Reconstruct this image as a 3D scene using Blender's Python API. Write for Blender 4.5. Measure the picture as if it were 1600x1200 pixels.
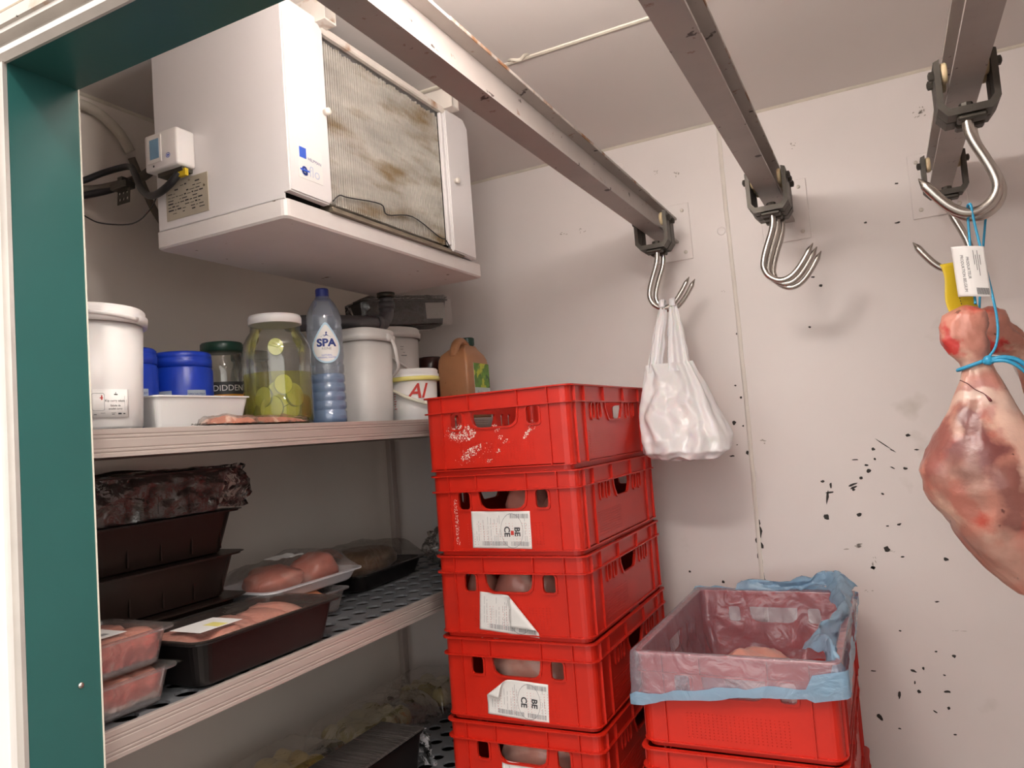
import bpy, bmesh, math, random
from mathutils import Vector, Matrix, noise
R = math.radians
PI = math.pi
S = bpy.context.scene
C = S.collection
for o in list(bpy.data.objects):
    bpy.data.objects.remove(o)

# ------------------------------------------------------------------ camera
EYE = 1.43
yaw, pitch, roll = R(-26.43767), R(3.85186), R(-4.43210)
fwd = Vector((math.sin(yaw)*math.cos(pitch), math.cos(yaw)*math.cos(pitch), math.sin(pitch)))
rt = Vector((math.cos(yaw), -math.sin(yaw), 0)); up = rt.cross(fwd)
r2 = math.cos(roll)*rt + math.sin(roll)*up
u2 = -math.sin(roll)*rt + math.cos(roll)*up
cam = bpy.data.cameras.new('camera'); cam.sensor_width = 36; cam.lens = 36*1166.85/1600
cam.clip_start = 0.02
co = bpy.data.objects.new('camera', cam); C.objects.link(co)
co.matrix_world = Matrix(((r2.x, u2.x, -fwd.x, 0), (r2.y, u2.y, -fwd.y, 0), (r2.z, u2.z, -fwd.z, EYE), (0, 0, 0, 1)))
S.camera = co

# ------------------------------------------------------------------ world, exposure
w = bpy.data.worlds.new('world'); S.world = w; w.use_nodes = True
w.node_tree.nodes['Background'].inputs[0].default_value = (1.0, 0.95, 0.90, 1)
w.node_tree.nodes['Background'].inputs[1].default_value = 1.55
S.view_settings.view_transform = 'Standard'; S.view_settings.look = 'None'
S.view_settings.gamma = 1; S.view_settings.use_curve_mapping = False
S.view_settings.exposure = 0.58
LAMP_IN = 88.0      # emission of the bulkhead lamp over the door, inside
LAMP_OUT = 170.0     # emission of the shop lamp outside the door

# ------------------------------------------------------------------ materials
MATS = {}
def mat(name, col, rough=.5, metal=0, spec=.5, var=.0, vscale=8, bump=0, bscale=40, spots=None, coat=0, sss=0, alpha=1.0, bdist=.002, stretch=None):
    """principled material; var: brightness variation, spots: list of (colour, noise scale, threshold, softness[, detail])"""
    if name in MATS: return MATS[name]
    m = bpy.data.materials.new(name); m.use_nodes = True
    nt = m.node_tree; N = nt.nodes; L = nt.links
    b = N['Principled BSDF']
    b.inputs['Roughness'].default_value = rough; b.inputs['Metallic'].default_value = metal
    b.inputs['Specular IOR Level'].default_value = spec
    b.inputs['Coat Weight'].default_value = coat
    if sss:
        b.inputs['Subsurface Weight'].default_value = sss; b.inputs['Subsurface Radius'].default_value = (.02, .008, .005)
    if alpha < 1: b.inputs['Alpha'].default_value = alpha
    tc = N.new('ShaderNodeTexCoord'); vec = tc.outputs['Object']
    if stretch:
        mp = N.new('ShaderNodeMapping'); mp.inputs['Scale'].default_value = stretch
        L.new(vec, mp.inputs[0]); vec = mp.outputs[0]
    rgb = N.new('ShaderNodeRGB'); rgb.outputs[0].default_value = (*col, 1); cur = rgb.outputs[0]
    if var:
        n = N.new('ShaderNodeTexNoise'); n.inputs['Scale'].default_value = vscale; n.inputs['Detail'].default_value = 5
        L.new(vec, n.inputs['Vector'])
        mr = N.new('ShaderNodeMapRange'); mr.inputs[1].default_value = .3; mr.inputs[2].default_value = .7
        mr.inputs[3].default_value = 1-var; mr.inputs[4].default_value = 1+var*.6
        L.new(n.outputs[0], mr.inputs[0])
        mx = N.new('ShaderNodeMix'); mx.data_type = 'RGBA'; mx.blend_type = 'MULTIPLY'; mx.inputs[0].default_value = 1
        L.new(cur, mx.inputs[6]); L.new(mr.outputs[0], mx.inputs[7]); cur = mx.outputs[2]
    for i, sp in enumerate(spots or []):
        scol, sc, th, soft = sp[:4]
        n = N.new('ShaderNodeTexNoise'); n.inputs['Scale'].default_value = sc; n.inputs['Detail'].default_value = sp[4] if len(sp) > 4 else 4
        n.noise_dimensions = '4D'; n.inputs['W'].default_value = i*7.3+len(name)
        L.new(vec, n.inputs['Vector'])
        mr = N.new('ShaderNodeMapRange'); mr.inputs[1].default_value = th; mr.inputs[2].default_value = th+soft
        L.new(n.outputs[0], mr.inputs[0])
        mx = N.new('ShaderNodeMix'); mx.data_type = 'RGBA'
        L.new(mr.outputs[0], mx.inputs[0]); L.new(cur, mx.inputs[6]); mx.inputs[7].default_value = (*scol, 1); cur = mx.outputs[2]
    L.new(cur, b.inputs['Base Color'])
    if bump:
        n = N.new('ShaderNodeTexNoise'); n.inputs['Scale'].default_value = bscale; n.inputs['Detail'].default_value = 4
        L.new(vec, n.inputs['Vector'])
        bp = N.new('ShaderNodeBump'); bp.inputs['Strength'].default_value = bump; bp.inputs['Distance'].default_value = bdist
        L.new(n.outputs[0], bp.inputs['Height']); L.new(bp.outputs[0], b.inputs['Normal'])
    MATS[name] = m
    return m
def film(name, tint=(1, 1, 1), clear=.7, col=(.8, .8, .82), gloss=.25, rough=.12, bump=.6, bscale=35):
    """thin plastic film or glass wall: part clear, part milky, with a sharp gloss"""
    if name in MATS: return MATS[name]
    m = bpy.data.materials.new(name); m.use_nodes = True
    nt = m.node_tree; N = nt.nodes; L = nt.links; N.remove(N['Principled BSDF']); out = N['Material Output']
    t = N.new('ShaderNodeBsdfTransparent'); t.inputs[0].default_value = (*tint, 1)
    d = N.new('ShaderNodeBsdfDiffuse'); d.inputs[0].default_value = (*col, 1)
    tl = N.new('ShaderNodeBsdfTranslucent'); tl.inputs[0].default_value = (*col, 1)
    g = N.new('ShaderNodeBsdfGlossy'); g.inputs['Roughness'].default_value = rough; g.inputs[0].default_value = (1, 1, 1, 1)
    a = N.new('ShaderNodeMixShader'); a.inputs[0].default_value = .35; L.new(d.outputs[0], a.inputs[1]); L.new(tl.outputs[0], a.inputs[2])
    b = N.new('ShaderNodeMixShader'); b.inputs[0].default_value = clear; L.new(a.outputs[0], b.inputs[1]); L.new(t.outputs[0], b.inputs[2])
    lw = N.new('ShaderNodeLayerWeight'); lw.inputs[0].default_value = .35
    mm = N.new('ShaderNodeMath'); mm.operation = 'MULTIPLY'; mm.inputs[1].default_value = gloss*2
    ad = N.new('ShaderNodeMath'); ad.operation = 'ADD'; ad.inputs[1].default_value = .03; ad.use_clamp = True
    L.new(lw.outputs['Fresnel'], mm.inputs[0]); L.new(mm.outputs[0], ad.inputs[0])
    c = N.new('ShaderNodeMixShader'); L.new(ad.outputs[0], c.inputs[0]); L.new(b.outputs[0], c.inputs[1]); L.new(g.outputs[0], c.inputs[2])
    if bump:
        tc = N.new('ShaderNodeTexCoord'); n = N.new('ShaderNodeTexNoise'); n.inputs['Scale'].default_value = bscale; n.inputs['Detail'].default_value = 3
        n.inputs['Distortion'].default_value = 1.5
        L.new(tc.outputs['Object'], n.inputs['Vector'])
        bp = N.new('ShaderNodeBump'); bp.inputs['Strength'].default_value = bump; bp.inputs['Distance'].default_value = .006
        L.new(n.outputs[0], bp.inputs['Height'])
        for s in (d, g, tl, lw): L.new(bp.outputs[0], s.inputs['Normal'])
    L.new(c.outputs[0], out.inputs[0])
    MATS[name] = m
    return m
def emit(name, col, st):
    m = bpy.data.materials.new(name); m.use_nodes = True; b = m.node_tree.nodes['Principled BSDF']
    b.inputs['Base Color'].default_value = (*col, 1)
    b.inputs['Emission Color'].default_value = (*col, 1); b.inputs['Emission Strength'].default_value = st
    return m

WALL = mat('wall_white', (.81, .755, .73), .42, var=.035, vscale=3, bump=.12, bscale=25, spots=[((.62, .57, .52), 5, .66, .1)])
WALLL = mat('wall_white_left', (.82, .755, .685), .5, var=.04, vscale=3, bump=.1, bscale=25)
CEIL = mat('ceiling_white', (.77, .72, .685), .45, var=.03, vscale=2, bump=.1, bscale=20)
SEAM = mat('wall_seam', (.77, .72, .655), .5, var=.05, vscale=20)
CREAM = mat('sealant_cream', (.72, .67, .57), .5, var=.08, vscale=20)
GREEN = mat('green_laminate', (.020, .100, .092), .32, var=.06, vscale=6, bump=.06, bscale=120, spots=[((.3, .5, .46), 90, .79, .02)])
ALU = mat('aluminium', (.62, .58, .54), .38, .55, var=.1, vscale=14, spots=[((.08, .06, .05), 40, .72, .03)])
ALUR = mat('aluminium_rusty', (.6, .55, .5), .4, .5, var=.12, vscale=14, spots=[((.42, .2, .07), 16, .6, .12), ((.06, .05, .04), 60, .7, .03)])
TILE = mat('cream_tile', (.86, .80, .68), .25)
BROWN = mat('brown_grout', (.4, .16, .05), .7)
RED = mat('red_plastic', (.52, .016, .006), .36, var=.08, vscale=10, bump=.05, bscale=60)
REDS = mat('red_plastic_residue', (.52, .016, .006), .38, var=.08, vscale=10)
REDW = mat('red_plastic_scuffed', (.52, .016, .006), .38, var=.1, vscale=14, spots=[((.72, .4, .32), 22, .74, .06, 8)])
EVAP = mat('white_enamel', (.79, .765, .765), .33, var=.02, vscale=4, bump=.04, bscale=15)
EVAPC = mat('white_enamel_chipped', (.78, .74, .72), .38, var=.04, vscale=10, bump=.35, bscale=45, spots=[((.16, .1, .06), 26, .69, .02, 6)])
RUSTY = mat('rusty_white', (.74, .68, .62), .5, var=.08, vscale=10, spots=[((.36, .17, .06), 14, .56, .1)])
FIN = mat('coil_fin', (.58, .55, .50), .45, .3, var=.25, vscale=7, spots=[((.28, .2, .11), 6, .5, .2)], stretch=(1, 1, 4))
DARK = mat('dark_gap', (.015, .013, .012), .8)
STEEL = mat('stainless', (.56, .53, .49), .27, 1.0, var=.12, vscale=20)
IRON = mat('cast_iron', (.085, .076, .064), .5, .6, var=.25, vscale=18, bump=.3, bscale=50)
RAIL = mat('rail_grey', (.38, .34, .315), .42, .15, var=.1, vscale=9, spots=[((.05, .035, .03), 30, .645, .02, 6), ((.25, .17, .13), 55, .66, .05)])
RAILE = mat('rail_rust_edge', (.40, .36, .33), .5, .1, var=.15, vscale=9, spots=[((.2, .09, .035), 20, .52, .1)])
NYLON = mat('nylon_roller', (.72, .58, .36), .45, var=.12, vscale=30, sss=.1)
BOLTW = mat('white_bolt', (.74, .69, .62), .45)
SHALU = mat('shelf_aluminium', (.47, .405, .37), .42, .25, var=.03, vscale=5, stretch=(6, .4, 6))
DECK = mat('grey_plastic_deck', (.15, .155, .165), .4, var=.15, vscale=8)
WPL = mat('white_plastic', (.80, .775, .76), .32, sss=.05)
WPL2 = mat('offwhite_plastic', (.76, .73, .70), .38, var=.03, vscale=20, spots=[((.45, .38, .33), 90, .78, .02)])
YEL = mat('yellow_plastic', (.80, .72, .22), .4)
CREAMP = mat('cream_plastic', (.78, .74, .60), .4)
BLUE = mat('blue_plastic', (.008, .042, .42), .3, var=.05)
NAVY = mat('navy_cap', (.012, .025, .2), .35)
GREY = mat('grey_label', (.36, .42, .5), .5)
PAPER = mat('paper', (.74, .72, .70), .6, var=.05, vscale=25, bump=.3, bscale=25)
PAPERW = mat('paper_white', (.82, .80, .78), .5)
INK = mat('ink_black', (.035, .035, .04), .6)
INKG = mat('ink_grey', (.25, .25, .26), .6)
INKR = mat('ink_red', (.55, .04, .03), .6)
INKB = mat('ink_navy', (.01, .03, .2), .5)
INKBL = mat('ink_blue', (.04, .11, .55), .5)
LBLUE = mat('pale_blue_label', (.48, .68, .82), .45)
GLASS = film('jar_glass', (.93, .95, .92), .93, (.7, .72, .66), .45, .04, 0)
PET = film('blue_pet', (.88, .93, .98), .72, (.62, .72, .88), .45, .08, .2, 30)
PICKLIQ = film('pickle_brine', (.97, .95, .50), .80, (.80, .75, .05), .06, .1, 0)
WATER = film('water', (.82, .91, .99), .60, (.36, .60, .95), .2, .05, 0)
PICK = mat('pickle_flesh', (.66, .66, .20), .35, var=.15, vscale=40, sss=.2)
PICKS = mat('pickle_skin', (.16, .2, .03), .4, var=.2, vscale=40)
DGREEN = mat('dark_green_lid', (.008, .045, .03), .35)
ORANGE = mat('orange_label', (.7, .28, .03), .5)
MUST = mat('mustard_filling', (.42, .3, .12), .5, var=.1)
CANB = mat('brown_canister', (.40, .185, .085), .38, var=.12, vscale=18, spots=[((.28, .11, .05), 60, .64, .08)], sss=.08)
LEAF = mat('green_picture', (.12, .3, .02), .45, var=.4, vscale=45, spots=[((.55, .6, .04), 30, .52, .05), ((.02, .09, .02), 35, .6, .05)])
LGREY = mat('pale_label', (.6, .68, .66), .5)
DBRN = mat('dark_brown_jar', (.045, .012, .01), .25)
PIPEG = mat('grey_pipe', (.085, .08, .085), .42)
PIPEI = mat('insulation_cream', (.62, .57, .48), .65, var=.1, vscale=20, bump=.4, bscale=50)
PIPED = mat('insulation_dark', (.14, .12, .095), .7, var=.25, vscale=25, bump=.3, bscale=60)
CABLE = mat('black_rubber', (.014, .014, .016), .45)
BRKT = mat('bracket_steel', (.09, .085, .07), .45, .7, var=.2)
SCREEN = mat('lcd_blue_grey', (.20, .36, .52), .2, var=.1, vscale=30)
PLATE = mat('rating_plate', (.50, .45, .36), .5, .2, var=.15, vscale=12, spots=[((.1, .07, .04), 50, .68, .04)])
YTAG = mat('yellow_card', (.62, .44, .015), .5, var=.05)
TWINE = mat('blue_twine', (.03, .32, .55), .45, bump=.5, bscale=200)
BAG = mat('white_bag_plastic', (.82, .80, .81), .26, sss=.12, bump=.5, bscale=28, bdist=.006)
LINER = film('bin_liner_film', (.93, .9, .95), .66, (.62, .6, .7), .35, .2, .9, 22)
HEM = film('bin_liner_hem', (.6, .75, .9), .22, (.33, .55, .74), .25, .25, .7, 25)
WRAP = film('cling_film', (.98, .97, .96), .94, (.72, .7, .68), .55, .1, 1.0, 30)
VAC = film('vacuum_film', (.98, .97, .96), .95, (.7, .66, .6), .22, .1, .7, 22)
CLRT = film('clear_tray_plastic', (.97, .96, .96), .86, (.75, .73, .74), .4, .1, .2, 20)
TRAYB = mat('dark_brown_tray', (.016, .010, .008), .32, var=.2, vscale=12, spec=.35)
TRAYK = mat('black_tray', (.010, .008, .008), .34, var=.2, vscale=12, spec=.35)
WTRAY = mat('white_tray', (.6, .58, .6), .35)
MEATP = mat('pink_meat', (.62, .24, .19), .3, var=.25, vscale=14, sss=.15, bump=.4, bscale=40, spots=[((.72, .46, .4), 9, .55, .12), ((.42, .1, .09), 12, .62, .08)])
CHICK = mat('chicken_meat', (.72, .34, .27), .28, var=.15, vscale=12, sss=.2, bump=.3, bscale=30, spots=[((.78, .5, .42), 10, .52, .15)])
SALMON = mat('orange_meat', (.72, .30, .16), .35, var=.2, vscale=12, sss=.15, spots=[((.8, .5, .36), 14, .58, .1)])
BACON = mat('sliced_meat', (.55, .22, .15), .3, var=.3, vscale=20, spots=[((.8, .58, .48), 30, .52, .06), ((.25, .08, .05), 24, .63, .05)])
BROWNM = mat('brown_cooked_meat', (.16, .085, .045), .4, var=.35, vscale=14, bump=.4, bscale=40)
POTATO = mat('potato', (.66, .47, .13), .4, var=.25, vscale=12)
ENDIVE = mat('pale_vegetable', (.48, .40, .20), .45, var=.35, vscale=10, bump=.4, bscale=25)

# ------------------------------------------------------------------ mesh helpers
def new_obj(name, me, m, parent=None, smooth=False):
    o = bpy.data.objects.new(name, me); C.objects.link(o)
    if m is not None: me.materials.append(m)
    if smooth:
        for p in me.polygons: p.use_smooth = True
    if parent is not None: o.parent = parent
    return o
class MB:
    def __init__(self): self.v = []; self.f = []; self.sm = []
    def add(self, vs, fs, smooth=False):
        k = len(self.v); self.v += [tuple(p) for p in vs]
        for f in fs: self.f.append(tuple(i+k for i in f)); self.sm.append(smooth)
        return self
    def box(self, a, b, bev=0.0, seg=1):
        (x0, y0, z0), (x1, y1, z1) = a, b
        x0, x1 = min(x0, x1), max(x0, x1); y0, y1 = min(y0, y1), max(y0, y1); z0, z1 = min(z0, z1), max(z0, z1)
        if not bev:
            vs = [(x, y, z) for z in (z0, z1) for y in (y0, y1) for x in (x0, x1)]
            return self.add(vs, [(0, 2, 3, 1), (4, 5, 7, 6), (0, 1, 5, 4), (2, 6, 7, 3), (0, 4, 6, 2), (1, 3, 7, 5)])
        bm = bmesh.new(); bmesh.ops.create_cube(bm, size=1)
        for v in bm.verts: v.co = Vector(((x0+x1)/2+v.co.x*(x1-x0), (y0+y1)/2+v.co.y*(y1-y0), (z0+z1)/2+v.co.z*(z1-z0)))
        bmesh.ops.bevel(bm, geom=list(bm.edges), offset=bev, segments=seg, profile=.5, affect='EDGES')
        return self.bm(bm, seg > 1)
    def bm(self, bm, smooth=False):
        bm.verts.index_update()
        self.add([v.co[:] for v in bm.verts], [[v.index for v in f.verts] for f in bm.faces], smooth); bm.free(); return self
    def tube(self, path, r, n=10, cap=True, smooth=True, flat=None):
        P = [Vector(p) for p in path]; k = len(P)
        rs = r if isinstance(r, (list, tuple)) else [r]*k
        T = []
        for i in range(k):
            t = (P[min(i+1, k-1)]-P[max(i-1, 0)]); T.append(t.normalized() if t.length > 1e-9 else Vector((0, 0, 1)))
        ref = Vector((0, 0, 1)) if abs(T[0].z) < .9 else Vector((0, 1, 0))
        nrm = (ref - T[0]*ref.dot(T[0])).normalized(); vs = []; fs = []
        for i in range(k):
            nrm = (nrm - T[i]*nrm.dot(T[i])); nrm = nrm.normalized() if nrm.length > 1e-6 else T[i].orthogonal().normalized()
            b = T[i].cross(nrm)
            for j in range(n):
                a = 2*PI*j/n
                vs.append(P[i] + nrm*math.cos(a)*rs[i] + b*math.sin(a)*rs[i]*(flat or 1))
        for i in range(k-1):
            for j in range(n):
                fs.append((i*n+j, i*n+(j+1) % n, (i+1)*n+(j+1) % n, (i+1)*n+j))
        self.add(vs, fs, smooth)
        if cap:
            self.add([vs[j] for j in range(n)], [tuple(range(n-1, -1, -1))]); self.add([vs[(k-1)*n+j] for j in range(n)], [tuple(range(n))])
        return self
    def lathe(self, prof, n=32, c=(0, 0, 0), axis='z', sq=0, smooth=True, sx=1, sy=1):
        """prof: list of (r, h); sq 0..1 squares the section"""
        vs = []; fs = []
        for r, h in prof:
            for j in range(n):
                a = 2*PI*j/n; ca, sa = math.cos(a), math.sin(a)
                if sq:
                    e = 2/(2+6*sq); ca = math.copysign(abs(ca)**e, ca); sa = math.copysign(abs(sa)**e, sa)
                x, y, z = ca*r*sx, sa*r*sy, h
                if axis == 'x': x, y, z = h, ca*r, sa*r
                elif axis == 'y': x, y, z = ca*r, h, -sa*r
                vs.append((c[0]+x, c[1]+y, c[2]+z))
        k = len(prof)
        for i in range(k-1):
            for j in range(n):
                fs.append((i*n+j, i*n+(j+1) % n, (i+1)*n+(j+1) % n, (i+1)*n+j))
        if prof[0][0] > 1e-6: fs.append(tuple(range(n-1, -1, -1)))
        if prof[-1][0] > 1e-6: fs.append(tuple((k-1)*n+j for j in range(n)))
        return self.add(vs, fs, smooth)
    def cyl(self, a, b, r, n=14, smooth=True):
        return self.tube([a, b], r, n, True, smooth)
    def prism(self, pts, axis, a, b):
        """polygon pts in the plane normal to axis, extruded from a to b"""
        n = len(pts)
        def P(p, t): return {'x': (t, p[0], p[1]), 'y': (p[0], t, p[1]), 'z': (p[0], p[1], t)}[axis]
        vs = [P(p, a) for p in pts]+[P(p, b) for p in pts]
        fs = [tuple(range(n-1, -1, -1)), tuple(range(n, 2*n))]+[(i, (i+1) % n, n+(i+1) % n, n+i) for i in range(n)]
        return self.add(vs, fs)
    def plate(self, outer, holes, fn, t):
        """flat plate with holes; outer and holes are 2D loops, fn maps (u,v,w) to 3D, w from 0 to t"""
        bm = bmesh.new(); edges = []; loops = []
        for lp in [outer]+holes:
            vv = [bm.verts.new((p[0], p[1], 0)) for p in lp]; loops.append(vv)
            for i in range(len(vv)): edges.append(bm.edges.new((vv[i], vv[(i+1) % len(vv)])))
        bmesh.ops.triangle_fill(bm, edges=edges, use_beauty=True)
        bm.verts.index_update(); base = [v.co.copy() for v in bm.verts]; n = len(base)
        tri = []
        for f in bm.faces:
            ids = [v.index for v in f.verts]
            a, b2, c2 = [base[i] for i in ids[:3]]
            if (b2-a).cross(c2-a).z < 0: ids.reverse()
            tri.append(tuple(ids))
        fs = [tuple(reversed(q)) for q in tri]+[tuple(i+n for i in q) for q in tri]
        for lp in loops:
            ids = [v.index for v in lp]
            for i in range(len(ids)):
                a, b2 = ids[i], ids[(i+1) % len(ids)]; fs.append((a, b2, b2+n, a+n))
        bm.free()
        return self.add([fn(p.x, p.y, 0) for p in base]+[fn(p.x, p.y, t) for p in base], fs)
    def surf(self, fn, nu, nv, cu=False, smooth=True):
        """grid surface fn(u,v), u,v in 0..1"""
        vs = []; fs = []; mu = nu if cu else nu+1
        for j in range(nv+1):
            for i in range(mu): vs.append(fn(i/nu, j/nv))
        for j in range(nv):
            for i in range(nu):
                a = j*mu+i; b = j*mu+(i+1) % mu; fs.append((a, b, b+mu, a+mu))
        return self.add(vs, fs, smooth)
    def me(self, name='mesh'):
        m = bpy.data.meshes.new(name); m.from_pydata(self.v, [], self.f)
        for p, s in zip(m.polygons, self.sm): p.use_smooth = s
        bm = bmesh.new(); bm.from_mesh(m); bmesh.ops.remove_doubles(bm, verts=bm.verts, dist=1e-6)
        bmesh.ops.recalc_face_normals(bm, faces=bm.faces); bm.to_mesh(m); bm.free(); m.update()
        return m
    def build(self, name, m, parent=None, solid=0):
        o = new_obj(name, self.me(name), m, parent)
        if solid:
            s = o.modifiers.new('solid', 'SOLIDIFY'); s.thickness = solid; s.offset = 0
        return o
def tag(o, label=None, cat=None, group=None, kind=None):
    if label: o['label'] = label
    if cat: o['category'] = cat
    if group: o['group'] = group
    if kind: o['kind'] = kind
    return o
def thing(name, label, cat, loc=(0, 0, 0), rz=0, group=None, kind=None):
    o = bpy.data.objects.new(name, None); C.objects.link(o); o.empty_display_size = .03
    o.location = loc; o.rotation_euler = (0, 0, rz)
    return tag(o, label, cat, group, kind)
def struct(name, label, loc=(0, 0, 0)):
    o = bpy.data.objects.new(name, None); C.objects.link(o); o.location = loc; o.empty_display_size = .03
    o['kind'] = 'structure'; o['label'] = label
    return o
def copy_tree(o, parent=None):
    c = o.copy(); C.objects.link(c); c.parent = parent
    for ch in o.children: copy_tree(ch, c)
    return c
def rrect(x0, y0, x1, y1, r, n=3):
    pts = []
    for cx, cy, a0 in ((x1-r, y0+r, -90), (x1-r, y1-r, 0), (x0+r, y1-r, 90), (x0+r, y0+r, 180)):
        for i in range(n+1):
            a = R(a0+90*i/n); pts.append((cx+r*math.cos(a), cy+r*math.sin(a)))
    return pts
def smoothpath(pts, n=6):
    P = [Vector(p) for p in pts]; out = []
    for i in range(len(P)-1):
        p0, p1, p2, p3 = P[max(i-1, 0)], P[i], P[i+1], P[min(i+2, len(P)-1)]
        for k in range(n):
            t = k/n
            out.append(.5*((2*p1)+(p2-p0)*t+(2*p0-5*p1+4*p2-p3)*t*t+(3*p1-p0-3*p2+p3)*t**3))
    out.append(P[-1]); return out
def text_mb(s, size, mb=None, fn=None, ax='CENTER', bold=0):
    """lettering as flat polygons mapped by fn(u,v)->3D"""
    cu = bpy.data.curves.new('t', 'FONT'); cu.body = s; cu.size = size; cu.align_x = ax; cu.align_y = 'CENTER'; cu.resolution_u = 3
    cu.offset = bold
    o = bpy.data.objects.new('t', cu); C.objects.link(o)
    me = o.to_mesh()
    mb = mb or MB()
    bm = bmesh.new(); bm.from_mesh(me); bmesh.ops.triangulate(bm, faces=bm.faces)
    for _ in range(3):
        lg = [e for e in bm.edges if e.calc_length() > size*.22]
        if lg: bmesh.ops.subdivide_edges(bm, edges=lg, cuts=1); bmesh.ops.triangulate(bm, faces=bm.faces)
    bm.verts.index_update()
    mb.add([fn(v.co.x, v.co.y) for v in bm.verts], [tuple(v.index for v in f.verts) for f in bm.faces]); bm.free()
    o.to_mesh_clear(); bpy.data.objects.remove(o); bpy.data.curves.remove(cu)
    return mb
def rects(lst, fn, mb=None):
    mb = mb or MB()
    for (a, b, c, d) in lst: mb.add([fn(a, b), fn(c, b), fn(c, d), fn(a, d)], [(0, 1, 2, 3)])
    return mb
def fbm(p, s=1.0, o=3):
    return noise.fractal(Vector(p)*s, 1.0, 2.0, o)
def blob(c, rad, seed=0, amp=.25, sc=1.6, n=20, mb=None, rz=0, flat=True):
    mb = mb or MB(); cr, sr = math.cos(rz), math.sin(rz)
    def f(u, v):
        a = 2*PI*u; b = PI*(v-.5); d = Vector((math.cos(a)*math.cos(b), math.sin(a)*math.cos(b), math.sin(b)))
        k = 1+amp*fbm(d+Vector((seed*3.1, seed*1.7, seed)), sc)
        p = Vector((d.x*rad[0]*k, d.y*rad[1]*k, d.z*rad[2]*k))
        if flat: p.z = max(p.z, -rad[2]*.72)
        return (c[0]+p.x*cr-p.y*sr, c[1]+p.x*sr+p.y*cr, c[2]+p.z)
    return mb.surf(f, n, n//2+2, cu=True)

# ------------------------------------------------------------------ room shell
XL, XR, YF, YB, ZC = -1.676, .80, .70, 2.315, 2.34
YO = .60; DX0, DX1, DZ = -1.04, .25, 1.997
fl = MB().box((-16, -16, -.08), (16, YB+.1, 0)).build('floor', mat('floor_grey', (.20, .17, .15), .5, var=.1, vscale=6)); tag(fl, 'grey cold room floor', None, None, 'structure')
ce = struct('ceiling', 'white panelled cold room ceiling with a sealed joint')
MB().box((XL, YF, ZC), (XR, 1.617, ZC+.06)).build('panel', CEIL, ce)
MB().box((XL, 1.623, ZC), (XR, YB, ZC+.06)).build('panel', CEIL, ce)
MB().prism([(1.612, ZC+.001), (1.614, ZC-.0025), (1.620, ZC-.004), (1.626, ZC-.0025), (1.628, ZC+.001)], 'x', XL, XR).build('joint_sealant', CREAM, ce)
MB().surf(lambda u, v: (-.745+.06*u, 1.604+.014*v-.006*math.sin(u*9), ZC-.0008-.006*math.sin(PI*u)*math.sin(PI*v)), 14, 4).build('sealant_smear', CREAM, ce)
wb = struct('wall_back', 'white panelled back wall with chipped paint')
MB().box((XL, YB, 0), (-.381, YB+.08, ZC)).build('panel', WALL, wb)
MB().box((-.371, YB, 0), (XR, YB+.08, ZC)).build('panel', WALL, wb)
def seamx(u, v):
    z = v*ZC; x = -.376+.0022*math.sin(z*5)+.0015*fbm((0, 0, z*9)); a = PI*u
    return (x-.0065*math.cos(a), YB+.0005-.003*math.sin(a), z)
MB().surf(seamx, 6, 60).build('joint_sealant', SEAM, wb)
def wallfn(x, z, e=.0009): return (x, YB-e, z)
random.seed(4)
def chip(mb, x, z, w, h, ang=0, fn=wallfn):
    n = 9; pts = []
    for i in range(n):
        a = 2*PI*i/n; k = .65+.5*random.random(); p, q = math.cos(a)*w*k, math.sin(a)*h*k
        pts.append(fn(x+p*math.cos(ang)-q*math.sin(ang), z+p*math.sin(ang)+q*math.cos(ang)))
    mb.add(pts, [tuple(range(n))])
CH = MB()
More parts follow.
